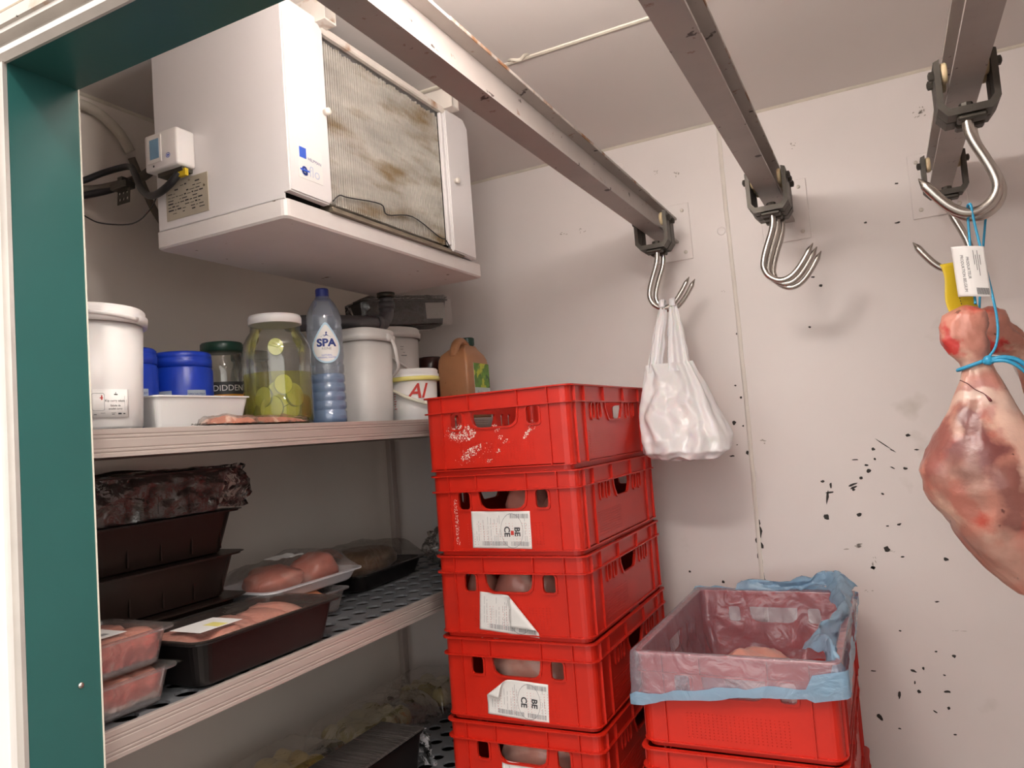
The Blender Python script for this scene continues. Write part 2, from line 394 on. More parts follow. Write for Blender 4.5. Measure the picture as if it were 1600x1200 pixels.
# dark chips and grey scuffs in the paint (x, z, half width, half height, angle)
CHIPS = [(-0.064, 1.253, 0.0057, 0.0041, 0.5), (-0.085, 1.234, 0.0041, 0.0033, 0), (-0.107, 1.216, 0.009, 0.0025, 0.35), (-0.106, 1.208, 0.0074, 0.0025, 0.3), (-0.107, 1.201, 0.0033, 0.0025, 0), (-0.165, 1.216, 0.0025, 0.0074, 0), (-0.177, 1.184, 0.0025, 0.0163, -0.2), (-0.17, 1.196, 0.0082, 0.0025, 0), (-0.184, 1.128, 0.0057, 0.0065, 0.4), (-0.099, 1.131, 0.0049, 0.0041, 0), (-0.035, 1.187, 0.0033, 0.0025, 0), (0.028, 1.254, 0.0049, 0.0033, 0), (-0.003, 1.258, 0.0049, 0.0016, -0.5), (-0.032, 1.099, 0.0033, 0.0016, 0), (-0.003, 1.103, 0.0049, 0.0025, 0.3), (-0.039, 1.036, 0.0057, 0.0057, 0.6), (-0.078, 0.985, 0.0033, 0.0025, 0), (0.1, 1.009, 0.0049, 0.0033, -0.5), (0.067, 0.896, 0.0041, 0.0016, 0), (0.093, 0.754, 0.0041, 0.0033, 0), (-0.007, 0.709, 0.0057, 0.0025, -0.3), (0.017, 0.717, 0.0025, 0.0033, 0), (-0.048, 0.643, 0.0025, 0.009, -0.2), (0.001, 0.655, 0.0049, 0.0033, -0.7), (0.068, 0.66, 0.0065, 0.0025, 0), (0.067, 0.617, 0.0033, 0.0033, 0), (0.034, 0.605, 0.0049, 0.0016, -0.5), (-0.103, 0.579, 0.0041, 0.0082, 0.6), (-0.029, 0.815, 0.0025, 0.0016, 0), (-0.106, 0.702, 0.0057, 0.0016, 0), (0.043, 1.344, 0.0049, 0.0033, 0), (0.059, 1.304, 0.0049, 0.0016, 0), (-0.186, 1.228, 0.0041, 0.0025, 0), (-0.046, 1.312, 0.0033, 0.0033, 0), (-0.045, 1.284, 0.0025, 0.0025, 0), (-0.068, 1.268, 0.0041, 0.0025, 0), (0.065, 0.703, 0.0025, 0.0016, 0), (0.074, 0.55, 0.0033, 0.0016, 0), (-0.056, 0.552, 0.0033, 0.0016, 0), (-0.096, 1.285, 0.0074, 0.0016, 0), (0.052, 0.764, 0.0025, 0.0016, 0), (-0.007, 0.678, 0.0016, 0.0041, 0), (-0.017, 1.322, 0.0212, 0.0012, -0.7), (0.002, 1.305, 0.0065, 0.0012, -0.6), (-0.376, 1.689, 0.002, 0.0059, 0), (-0.383, 1.68, 0.0013, 0.0026, 0), (-0.401, 1.525, 0.0026, 0.002, 0), (-0.388, 1.487, 0.0026, 0.0026, 0), (-0.375, 1.499, 0.002, 0.0059, 0), (-0.374, 1.475, 0.002, 0.0066, 0), (-0.376, 1.445, 0.002, 0.0033, 0), (-0.376, 1.378, 0.0026, 0.0092, 0), (-0.375, 1.354, 0.0026, 0.0066, 0), (-0.375, 1.331, 0.0033, 0.0079, 0), (-0.385, 1.322, 0.0033, 0.0059, 0), (-0.415, 1.414, 0.004, 0.0059, 0), (-0.39, 1.402, 0.0026, 0.002, 0), (-0.431, 1.314, 0.0059, 0.002, 0), (-0.376, 1.587, 0.0013, 0.004, 0), (-0.375, 1.61, 0.0013, 0.0033, 0), (-0.413, 1.347, 0.002, 0.0013, 0), (-0.376, 1.111, 0.0057, 0.0113, 0), (-0.372, 1.089, 0.0057, 0.0132, 0), (-0.382, 1.06, 0.0038, 0.0075, 0), (-0.374, 1.047, 0.0075, 0.0094, 0), (-0.381, 1.017, 0.0038, 0.0094, 0), (-0.376, 0.995, 0.0038, 0.0113, 0), (-0.375, 0.961, 0.0038, 0.0113, 0), (-0.374, 0.943, 0.0038, 0.0057, 0), (0.085, 2.04, 0.0038, 0.0019, 0), (0.077, 1.931, 0.0057, 0.0019, 0), (-0.003, 1.947, 0.0038, 0.0019, 0), (-0.135, 1.788, 0.0038, 0.0038, 0), (-0.154, 1.816, 0.0038, 0.0019, 0), (-0.177, 1.673, 0.0028, 0.0028, 0), (-0.493, 0.938, 0.0038, 0.0038, 0), (-0.079, 0.985, 0.0057, 0.0038, 0), (-0.003, 1.015, 0.0038, 0.0019, 0), (-0.591, 0.968, 0.0028, 0.0028, 0)]
SCUFFS = [(-0.119, 1.045, 0.0264, 0.0094, 0.1), (-0.075, 1.006, 0.0057, 0.0132, 0.3), (-0.095, 0.921, 0.0113, 0.0028, 0), (-0.03, 1.032, 0.0094, 0.0038, 0.5), (0.156, 2.22, 0.017, 0.0094, 0.5), (0.165, 2.228, 0.0075, 0.0094, 0), (-0.915, 2.091, 0.0151, 0.0057, 0), (-0.846, 2.088, 0.0113, 0.0075, 0), (-0.52, 2.2, 0.0094, 0.0113, 0), (-0.582, 2.224, 0.0075, 0.0075, 0), (-0.169, 2.21, 0.0094, 0.0094, 0), (0.113, 0.822, 0.0189, 0.0019, 0), (-0.41, 1.815, 0.0057, 0.0038, 0.4), (-0.377, 1.76, 0.0038, 0.0075, 0), (-0.342, 1.352, 0.0151, 0.0094, 0.2)]
for c in CHIPS: chip(CH, c[0], c[1], c[2]*1.4, c[3]*1.4, c[4])
tag(CH.build('paint_chips', mat('chipped_dark', (.03, .025, .022), .7), wb), None, None, None, 'stuff')
SC = MB()
for c in SCUFFS:
    for k in range(7): chip(SC, c[0]+random.uniform(-1, 1)*c[2], c[1]+random.uniform(-1, 1)*c[3], c[2]*random.uniform(.1, .3), c[3]*random.uniform(.1, .35), c[4])
tag(SC.build('scuff_marks', mat('scuff_grey', (.45, .4, .36), .7), wb), None, None, None, 'stuff')
for x, z in ((-.398, 1.999), (-.700, 2.270)): MB().lathe([(.013, YB+.001), (.013, YB-.0012), (.010, YB-.0022), (.001, YB-.0025)], 20, (x, 0, z), 'y').build('screw_cap', WALL, wb)
wl = MB().box((XL-.08, YF, 0), (XL, YB, ZC)).build('wall_left', WALLL); tag(wl, 'white side wall behind the shelves', None, None, 'structure')
wr = MB().box((XR, YF, 0), (XR+.08, YB, ZC)).build('wall_right', WALL); tag(wr, 'white side wall facing the shelves', None, None, 'structure')
wf = struct('wall_front', 'white door wall')
MB().box((-3.0, YO, 0), (DX0-.004, YF, ZC)).build('panel', WALL, wf)
MB().box((DX1+.004, YO, 0), (3.0, YF, ZC)).build('panel', WALL, wf)
MB().box((DX0-.004, YO, DZ+.004), (DX1+.004, YF, ZC)).build('panel', WALL, wf)
tr = MB().prism([(YB, ZC), (YB, ZC-.007), (YB-.004, ZC-.004), (YB-.007, ZC)], 'x', XL, XR).build('trim_1', CREAM); tag(tr, 'cream sealant bead along the ceiling edge', None, None, 'structure')
tr = MB().prism([(XL, ZC), (XL+.007, ZC), (XL+.004, ZC-.004), (XL, ZC-.007)], 'y', YF, YB).build('trim_2', CREAM); tag(tr, 'cream sealant bead over the shelf wall', None, None, 'structure')
# door frame: green reveals inside, aluminium outside
dr = struct('door_1', 'green lined cold room doorway with aluminium frame')
MB().box((DX0-.004, YO+.0005, 0), (DX0, YF+.001, DZ+.004)).build('jamb', GREEN, dr)
MB().box((DX0, YO+.0005, DZ), (DX1, YF+.001, DZ+.004)).build('lintel', GREEN, dr)
MB().box((DX1, YO+.0005, 0), (DX1+.004, YF+.001, DZ+.004)).build('jamb', GREEN, dr)
MB().box((DX0-.005, YF+.001, 0), (DX0+.0012, YF+.003, DZ+.004)).build('edge_strip', CREAM, dr)
s = MB().lathe([(.0045, 0), (.004, .001), (.002, .0022), (0.0005, .0025)], 16, (DX0, .672, 1.128), 'x').build('screw', STEEL, dr)
MB().prism([(YO, DZ-.001), (YO-.004, DZ-.001), (YO-.012, DZ+.006), (YO-.012, DZ+.014), (YO-.003, DZ+.018), (YO-.003, DZ+.026), (YO-.018, DZ+.028), (YO-.018, DZ+.034), (YO, DZ+.034)], 'x', -1.14, .35).build('frame_header', ALU, dr)
MB().prism([(YO, DZ+.034), (YO-.018, DZ+.034), (YO-.022, DZ+.036), (YO-.022, DZ+.052), (YO, DZ+.052)], 'x', -1.14, .35).build('frame_cap', ALUR, dr)
MB().box((DX0-.0165, YO-.006, 0), (DX0-.001, YO, DZ)).build('frame_leg', ALU, dr)
MB().box((DX0-.085, YO-.016, 0), (DX0-.0165, YO, DZ), .002).build('frame_casing', WPL2, dr)
MB().box((DX1, YO-.01, 0), (DX1+.05, YO, DZ), .002).build('frame_leg', ALU, dr)
wo = struct('wall_outside', 'cream tiled shop wall above the doorway')
MB().box((-3, YO-.012, DZ+.052), (3, YO-.002, DZ+.062)).build('edge_line', BROWN, wo)
tm = MB().box((-.0995, 0, 0), (.0995, .012, .197), .0015).me('tile')
for i in range(-6, 5):
    for j in range(3):
        t = bpy.data.objects.new('tile', tm); C.objects.link(t); t.parent = wo; t.location = (-.98+i*.2, YO-.014, DZ+.063+j*.2)
        if not tm.materials: tm.materials.append(TILE)
MB().box((-3, YO-.001, ZC), (3, YO+.02, 2.8)).build('wall_backing', BROWN, wo)

# ------------------------------------------------------------------ lamps
lp = thing('tube_lamp', 'white tube lamp mounted above the doorway inside', 'lamp', (-.365, YF, 2.118))
MB().box((-.27, 0, -.035), (.27, .028, .035), .004).build('base', WPL, lp)
MB().tube([(-.24, .062, 0), (.24, .062, 0)], .019, 16).build('tube', emit('lamp_glow', (1, .93, .87), LAMP_IN), lp)
for sx in (-1, 1): MB().box((sx*.245, .02, -.022), (sx*.262, .085, .022), .003).build('end_cap', WPL, lp)
lq = thing('ceiling_lamp', 'small round lamp hanging in the shop outside the doorway', 'lamp', (-.1, -.25, 2.95))
MB().lathe([(.11, .05), (.12, .02), (.12, .06), (.05, .08)], 24).build('housing', WPL, lq)
MB().lathe([(.0, -.01), (.07, 0), (.1, .02), (.1, .04)], 24).build('diffuser', emit('lamp_glow_out', (1, .93, .85), LAMP_OUT), lq)
MB().cyl((0, 0, .08), (0, 0, 1.0), .006).build('rod', STEEL, lq)

# ------------------------------------------------------------------ overhead rails with their wall plates
ZR = 1.985
RX = {'bag': -.555, 'hooks': -.2125, 'meat': .181}
for key, lab in (('bag', 'grey steel overhead rail carrying the white carrier bag, beside the cooling unit'),
                 ('hooks', 'grey steel overhead rail carrying the bunch of empty hooks'),
                 ('meat', 'grey steel overhead rail carrying the hanging meat')):
    t = thing('overhead_rail', lab, 'rail', (RX[key], YB, ZR), 0, 'overhead rails under the ceiling')
    b = MB()
    b.prism([(-.026, 0), (.026, 0), (.026, .006), (.004, .010), (.004, .070), (.026, .074), (.026, .080), (-.026, .080), (-.026, .074), (-.004, .070), (-.004, .010), (-.026, .006)], 'y', -(YB-YF), -.006)
    b.build('beam', RAIL, t)
    MB().box((.0255, -(YB-YF)+.25, .0735), (.0275, -.3, .0805), .0008).build('flange_edge', RAILE, t)
    p = MB().box((-.066, -.006, -.055), (.066, 0, .123), .0015).build('wall_plate', WALL, t)
    for sx in (-1, 1):
        for dz in (-.032, .1):
            MB().lathe([(.0055, 0), (.0055, -.003), (.003, -.005), (0.0005, -.0055)], 12, (sx*.045, -.006, dz), 'y').build('bolt', BOLTW, p)

# ------------------------------------------------------------------ roller trolleys with hooks
def trolley(loc, label, group, flip=1, rod=.0072, deep=1.0, dx=.008):
    t = thing('roller_hook', label, 'meat hook', loc, 0, group)
    hw = .048; d = .019
    pts = [(-hw, .046), (-hw, -.038), (-hw+.014, -.056), (hw-.014, -.056), (hw, -.038), (hw, .046), (hw-.010, .05), (hw-.010, -.033), (hw-.018, -.043), (-hw+.018, -.043), (-hw+.010, -.033), (-hw+.010, .05)]
    MB().prism(pts, 'y', -d, d).build('fork', IRON, t)
    MB().box((-.020, -.014, -.066), (.026, .014, -.056), .003).build('swivel_block', IRON, t)
    for s in (-1, 1):
        MB().lathe([(.008, s*.0265), (.016, s*.0268), (.0185, s*.029), (.0185, s*.035), (.016, s*.0368), (.008, s*.037)], 20, (0, 0, .029), 'x').build('roller', NYLON, t)
        MB().lathe([(.0085, s*hw), (.0085, s*(hw+.007)), (.004, s*(hw+.009))], 6, (0, 0, .029), 'x', smooth=False).build('bolt', IRON, t)
    MB().lathe([(.011, -.044), (.011, -.034), (.005, -.032)], 8, (dx, 0, 0), smooth=False).build('nut', IRON, t)
    P = [(0, -.05), (0, -.080), (-.006, -.105), (-.020, -.140), (-.030, -.170), (-.032, -.192), (-.022, -.214), (0, -.228), (.022, -.226), (.042, -.212), (.060, -.190), (.076, -.166)]
    path = smoothpath([(dx+flip*x, 0, -.05+(z+.05)*deep) for x, z in P], 5)
    k = len(path); rs = [rod]*k
    path.append(path[-1]+(path[-1]-path[-3]).normalized()*.018); rs[-1] = rod*.95; rs.append(.0008)
    MB().tube(path, rs, 12).build('hook', STEEL, t)
    return t
trolley((RX['bag'], 2.10, ZR), 'roller hook holding up the handles of the white carrier bag', 'hooks on the bag rail', 1)
trolley((RX['bag'], 2.145, ZR), 'roller hook tucked behind the one holding the carrier bag', 'hooks on the bag rail', 1, dx=.014)
for i, (y, lab) in enumerate(((1.93, 'empty roller hook at the free end of the bunch of three'), (1.973, 'empty roller hook in the middle of the bunch of three'), (2.017, 'empty roller hook of the bunch of three next to the back wall'))):
    q = trolley((RX['hooks'], y, ZR), lab, 'empty hooks on the middle rail', 1, dx=.006+.006*i, deep=1+.02*i)
    q.rotation_euler = (0, 0, R((0, -2, 1.5)[i]))
trolley((RX['meat'], 1.53, ZR), 'thick roller hook with the twine of the tagged meat leg', 'hooks on the meat rail', -1, .0092, dx=-.004)
trolley((RX['meat'], 1.572, ZR), 'thick roller hook crowded behind the hook of the tagged meat leg', 'hooks on the meat rail', -1, .0092, dx=.006)
trolley((RX['meat'], 2.10, ZR), 'empty thick roller hook against the wall plate behind the hanging meat', 'hooks on the meat rail', -1, .0085, dx=.002, deep=1.05)

# ------------------------------------------------------------------ cooling unit
EX0, EX1, EY0, EY1 = -1.323, -.965, 1.05, 1.809
ev = thing('cooling_unit', 'white box cooling unit with dirty fins hung under the ceiling', 'cooler', (-1.14, 1.43, 1.868))
def E(b, name, m, par=ev, **k):
    o = b.build(name, m, par, **k); 
    if par is ev: o.location = (1.14, -1.43, -1.868)
    return o
b = MB().box((EX0+.012, EY0, 1.904), (-.967, EY0+.004, 2.287)); E(b, 'side_panel', EVAP)
b = MB().box((EX0+.012, 1.752, 1.904), (-.967, 1.756, 2.287)); E(b, 'side_panel', EVAP)
E(MB().box((EX0+.012, EY0+.004, 2.281), (-.967, 1.752, 2.287)), 'top_panel', EVAP)
E(MB().box((EX0+.012, EY0+.004, 1.904), (EX0+.016, 1.752, 2.281)), 'back_panel', EVAP)
def shut(pts, name, m):
    bm = bmesh.new(); vs = [bm.verts.new((-.967, y, z)) for y, z in pts]; f = bm.faces.new(vs)
    r = bmesh.ops.extrude_face_region(bm, geom=[f])
    for v in r['geom']:
        if isinstance(v, bmesh.types.BMVert): v.co.x = -.950
    bmesh.ops.recalc_face_normals(bm, faces=bm.faces)
    bmesh.ops.bevel(bm, geom=[e for e in bm.edges if all(v.co.x > -.96 for v in e.verts)], offset=.003, segments=2, affect='EDGES')
    return E(MB().bm(bm), name, m)
shut([(1.050, 1.916), (1.160, 1.914), (1.169, 1.925), (1.169, 2.278), (1.146, 2.300), (1.072, 2.300), (1.050, 2.287)], 'corner_panel', EVAP)
shut([(1.640, 1.911), (1.756, 1.909), (1.756, 2.270), (1.735, 2.292), (1.652, 2.292), (1.640, 2.285)], 'corner_panel', EVAP)
E(MB().box((-.966, 1.626, 1.925), (-.956, 1.639, 2.276), .002), 'edge_strip', EVAP)
E(MB().box((-.967, 1.169, 2.277), (-.952, 1.652, 2.294), .003), 'top_rail', RUSTY)
E(MB().box((EX0+.02, EY0+.006, 1.91), (-.988, 1.75, 2.28)), 'coil_block', DARK)
b = MB(); n = 60
random.seed(2)
for i in range(n):
    y = 1.172+(1.626-1.172)*(i+.5)/n; dz = random.uniform(-.004, .004); dx = random.uniform(-.0008, .0008)
    b.box((-.99, y-.0014, 1.926), (-.9655+dx, y+.0014, 2.268+dz))
tag(E(b, 'fins', FIN), None, None, None, 'stuff')
E(MB().prism([(-.99, 1.928), (-.958, 1.916), (-.955, 1.906), (-.99, 1.906)], 'y', 1.175, 1.70), 'drip_lip', mat('dirty_metal', (.24, .2, .15), .5, .3, var=.2, vscale=20))
# tray: open pan with rounded upstand
def trayring(x0, y0, x1, y1, z): return [(x, y, z) for x, y in rrect(x0, y0, x1, y1, .012, 3)]
b = MB(); rings = [trayring(EX0+.004, EY0+.004, EX1-.004, EY1-.004, 1.868), trayring(EX0, EY0, EX1, EY1, 1.872), trayring(EX0, EY0, EX1, EY1, 1.905), trayring(EX0+.003, EY0+.003, EX1-.003, EY1-.003, 1.905), trayring(EX0+.004, EY0+.004, EX1-.004, EY1-.004, 1.876)]
k = len(rings[0]); vs = [p for r in rings for p in r]; fs = [tuple(range(k-1, -1, -1)), tuple(range(4*k, 5*k))]
for i in range(4):
    for j in range(k): fs.append((i*k+j, i*k+(j+1) % k, (i+1)*k+(j+1) % k, (i+1)*k+j))
dt = E(b.add(vs, fs), 'drip_tray', EVAPC)
MB().lathe([(.026, 0), (.026, -.012), (.02, -.014)], 20, (-1.27, 1.775, 1.868)).build('drain_spout', BRKT, dt)
for y, z in ((1.160, 2.104), (1.668, 2.102)):
    k_ = E(MB().lathe([(.006, -.951), (.006, -.945), (.0075, -.944), (.0075, -.938), (.004, -.936)], 14, (0, y, z), 'x'), 'knob', BOLTW)
for y in (1.165, 1.655):
    E(MB().box((EX0+.05, y-.018, 2.287), (-.925, y+.018, 2.291)).box((EX0+.05, y-.018, 2.291), (-.925, y-.015, ZC)).box((EX0+.05, y+.015, 2.291), (-.925, y+.018, ZC)), 'hanger_channel', RUSTY)
# maker's sticker
st = E(MB().box((-.950, 1.074, 1.948), (-.9494, 1.142, 2.013)), 'maker_sticker', PAPERW)
fx = lambda dx: (lambda u, v: (-.9494+dx, 1.074+u, 1.948+v))
rects([(.004, .040, .023, .061)], fx(.0003)).build('blue_block', INKBL, st)
text_mb('HELPMAN', .0085, fn=lambda u, v: (-.949, 1.074+.046+u, 1.948+.041+v-.12*u*.5)).build('lettering', INKB, st)
text_mb('e', .034, fn=lambda u, v: (-.949, 1.074+.016+u, 1.948+.018+v), bold=.0012).build('lettering', INKB, st)
rects([(.004, .015, .030, .0185)], fx(.0005)).build('underline', INKBL, st)
text_mb('flo', .031, fn=lambda u, v: (-.949, 1.074+.044+u, 1.948+.017+v)).build('lettering', mat('ink_pale_blue', (.55, .6, .72), .5), st)
# rating plate
rp = E(MB().box((-1.284, EY0-.0016, 1.921), (-1.163, EY0, 2.0)), 'rating_plate', PLATE)
fy = lambda u, v: (-1.284+u, EY0-.002, 1.921+v)
random.seed(6); L_ = []
for i in range(9):
    v = .066-i*.0068; u = .006
    while u < (.1 if i > 1 else .08):
        l = random.uniform(.004, .016); 
        if random.random() < .75: L_.append((u+(.02 if i < 2 else 0), v, u+l+(.02 if i < 2 else 0), v+random.choice((.0012, .0018, .0028))))
        u += l+.003
rects(L_, fy).build('printed_lines', INK, rp)
E(MB().tube(smoothpath([(-.952, 1.172, 1.925), (-.957, 1.2, 1.945), (-.960, 1.232, 1.949), (-.960, 1.345, 1.963), (-.960, 1.368, 1.944), (-.960, 1.47, 1.963), (-.960, 1.585, 1.938), (-.960, 1.615, 1.937), (-.955, 1.628, 1.915)], 5), .0014, 6), 'probe_wire', CABLE)
# thermostat
th = thing('thermostat', 'white thermostat box with blue-grey display on the cooling unit', 'thermostat', (-1.24, 1.05, 2.047))
MB().box((-.047, -.046, -.036), (.047, -.001, .040), .005, 2).build('case', WPL, th)
MB().box((-.03, -.03, -.044), (.04, -.004, -.036)).build('terminal_base', BRKT, th)
bz = MB().box((-.036, -.048, -.022), (.004, -.0455, .034), .001).build('bezel', WPL2, th)
MB().box((-.028, -.0485, -.014), (-.002, -.0478, .026)).build('display', SCREEN, bz)
rects([(-.022, -.03, -.018, -.026)], lambda u, v: (u, -.0468, v)).build('mark', INK, th)
b = MB(); ring = []
for i in range(20):
    a = 2*PI*i/20; ring.append((math.cos(a), math.sin(a)))
for i in range(20):
    a, c_ = ring[i], ring[(i+1) % 20]
    b.add([(.022+a[0]*.006, -.0465, -.014+a[1]*.005), (.022+c_[0]*.006, -.0465, -.014+c_[1]*.005), (.022+c_[0]*.0048, -.0465, -.014+c_[1]*.0038), (.022+a[0]*.0048, -.0465, -.014+a[1]*.0038)], [(0, 1, 2, 3)])
rects([(.019, -.0155, .025, -.0125)], lambda u, v: (u, -.0465, v), b).build('logo', INKBL, th)
MB().box((.014, -.028, -.054), (.046, -.02, -.040)).build('yellow_tab', YTAG, th)
MB().box((-.012, -.03, .040), (.02, -.004, .047)).build('clip', BRKT, th)
# pipes and cables
def pipe(name, label, cat, pts, r, m, n=6, sides=10):
    P = smoothpath(pts, n); o = Vector(P[0])
    ob = MB().tube([p-o for p in P], r, sides).build(name, m); ob.location = o
    return tag(ob, label, cat)
pipe('thermostat_cable', 'thick black cable looping down from the thermostat', 'cable', [(-1.215, 1.025, 2.002), (-1.235, 1.02, 1.983), (-1.275, 1.025, 1.974), (-1.33, 1.045, 1.985), (-1.40, 1.08, 2.025), (-1.47, 1.12, 2.085), (-1.53, 1.15, 2.125), (-1.60, 1.14, 2.125), (-1.645, 1.10, 2.10), (-1.655, 1.05, 2.09)], .0075, CABLE)
pipe('suction_pipe', 'dark insulated pipe bending behind the thermostat', 'pipe', [(-1.36, 1.22, 2.20), (-1.42, 1.2, 2.185), (-1.46, 1.19, 2.15), (-1.51, 1.18, 2.11), (-1.58, 1.16, 2.095), (-1.64, 1.12, 2.085), (-1.655, 1.03, 2.075)], .011, PIPED)
pipe('liquid_pipe', 'pale insulated pipe curving down the shelf wall', 'pipe', [(-1.66, 1.02, 2.300), (-1.655, 1.11, 2.300), (-1.655, 1.165, 2.295), (-1.65, 1.215, 2.262), (-1.65, 1.247, 2.22)], .0125, PIPEI)
pipe('drain_hose', 'thin dark hose running down behind the cooling unit', 'hose', [(-1.65, 1.249, 2.205), (-1.65, 1.275, 2.15), (-1.645, 1.30, 2.09), (-1.645, 1.325, 2.055), (-1.64, 1.345, 2.02), (-1.655, 1.36, 1.99)], .009, PIPED)
pipe('bundled_cable', 'black cable bundle strapped to the wall bracket', 'cable', [(-1.655, 1.03, 2.058), (-1.65, 1.10, 2.068), (-1.60, 1.15, 2.085), (-1.54, 1.17, 2.10)], .009, CABLE)
pipe('sensor_wire', 'thin dark wire sagging under the pipes to the cooling unit', 'wire', [(-1.655, 1.06, 2.055), (-1.645, 1.12, 2.02), (-1.60, 1.13, 1.998), (-1.50, 1.13, 1.978), (-1.43, 1.12, 1.99), (-1.375, 1.10, 2.01), (-1.325, 1.07, 2.02)], .0016, CABLE, 6, 6)
bk = thing('pipe_bracket', 'dark perforated metal strap under the pipe bundle', 'bracket', (-1.535, 1.14, 2.08))
hl = [[(cx+.004*math.cos(2*PI*i/8), cz+.004*math.sin(2*PI*i/8)) for i in range(8)] for cx in (-.013, 0, .013) for cz in (-.035, -.02)]
MB().plate([(-.022, -.046), (.02, -.046), (.024, -.01), (-.018, -.01)], hl, lambda u, v, t: (u, -.004+t, v), .002).build('strap', BRKT, bk)
MB().box((-.03, -.016, -.012), (.024, .012, .004), .002).box((-.008, -.012, .004), (.008, .006, .016), .001).build('clamp', BRKT, bk)
dp = thing('drain_pipe', 'grey plastic drain pipe elbow under the cooling unit', 'pipe', (-1.27, 1.775, 1.855))
MB().tube(smoothpath([(0, 0, -.002), (0, 0, -.03), (0, -.004, -.052), (0, -.022, -.071), (0, -.045, -.08), (0, -.25, -.098), (-.005, -.40, -.116)], 5), .0205, 16).build('pipe_run', PIPEG, dp)
MB().tube([(0, 0, -.014), (0, 0, -.034)], .0245, 16).build('collar', PIPEG, dp)
MB().tube([(0, -.046, -.0795), (0, -.066, -.0815)], .0245, 16).build('collar', PIPEG, dp)

# ------------------------------------------------------------------ shelving
SX0, SX1, SY0, SY1 = -1.60, -1.10, .715, 2.27
SZ = (1.488, 1.028, .565)
sh = thing('shelving_unit', 'aluminium shelving unit with perforated grey plastic decks along the wall', 'shelves', (-1.35, 1.49, 0))
OFF = Vector((1.35, -1.49, 0))
def SHB(b, name, m, par=sh):
    o = b.build(name, m, par)
    if par is sh: o.location = OFF
    return o
def deck_mb(z):
    b = MB(); p = .0585; r = .0205; n = 12; t = .005
    nx = int((SX1-SX0-.01)/p*1.0); x0 = SX1-.010
    rows = 8; p2 = (SX1-SX0-.02)/rows
    for i in range(rows):
        xb = x0-i*p2; xa = xb-p2; y = SY0+.005+(p/2 if i % 2 else 0)
        if i % 2: b.box((xa, SY0+.005, z-t), (xb, y, z))
        while y+p <= SY1-.004:
            cx, cy = (xa+xb)/2, y+p/2
            hole = [(cx+r*math.cos(2*PI*k/n+PI/4), cy+r*math.sin(2*PI*k/n+PI/4)) for k in range(n)]
            cor = [(xb, y+p), (xa, y+p), (xa, y), (xb, y)]
            vs = []
            for zz in (z, z-t): vs += [(q[0], q[1], zz) for q in cor]+[(q[0], q[1], zz) for q in hole]
            fs = []; M_ = 4+n
            for q in range(4):
                h = [4+(q*n//4+j) % n for j in range(n//4+1)]
                fs.append([q]+[(q+1) % 4][:1]+list(reversed(h))); fs.append([M_+i2 for i2 in reversed([q, (q+1) % 4]+list(reversed(h)))])
            for j in range(n):
                a, c_ = 4+j, 4+(j+1) % n; fs.append((a, c_, M_+c_, M_+a))
            b.add(vs, fs); y += p
        b.box((xa, y, z-t), (xb, SY1-.002, z))
    return b
for i, z in enumerate(SZ):
    s_ = SHB(deck_mb(z-.003), 'shelf_deck', DECK)
    prof = [(SX1-.010, z), (SX1-.001, z), (SX1, z-.001), (SX1, z-.008), (SX1-.0012, z-.009), (SX1-.0012, z-.0105), (SX1, z-.0115), (SX1, z-.014), (SX1-.0012, z-.015), (SX1-.0012, z-.0165), (SX1, z-.0175), (SX1, z-.030), (SX1-.0012, z-.031), (SX1-.0012, z-.0325), (SX1, z-.0335), (SX1, z-.036), (SX1-.0012, z-.037), (SX1-.0012, z-.0385), (SX1, z-.0395), (SX1, z-.045), (SX1-.012, z-.045), (SX1-.012, z-.041), (SX1-.008, z-.040), (SX1-.008, z-.008), (SX1-.010, z-.008)]
    SHB(MB().box((SX0+.012, SY0+.016, z-.034), (SX1-.012, SY1-.022, z-.030)), 'hole_shade_sheet', DARK)  # added black sheet under the deck, stands in for shade in the holes
    SHB(MB().prism(prof, 'y', SY0, SY1), 'front_rail', SHALU)
    SHB(MB().box((SX0, SY0, z-.045), (SX0+.012, SY1, z-.001)), 'back_rail', SHALU)
    for y in (SY0, SY1-.02): SHB(MB().box((SX0+.012, y, z-.046), (SX1-.012, y+.015, z-.034)), 'cross_bar', SHALU)
for x, y in ((SX0-.02, SY0+.0), (SX0-.02, 2.20), (SX1-.045, SY0-.012), (SX1-.045, 2.272)):
    SHB(MB().box((x, y, 0), (x+.02, y+.03, 1.485), .002) if x < -1.5 else MB().box((x, y, 0), (x+.03, y+.012, 1.49), .002), 'upright', SHALU)

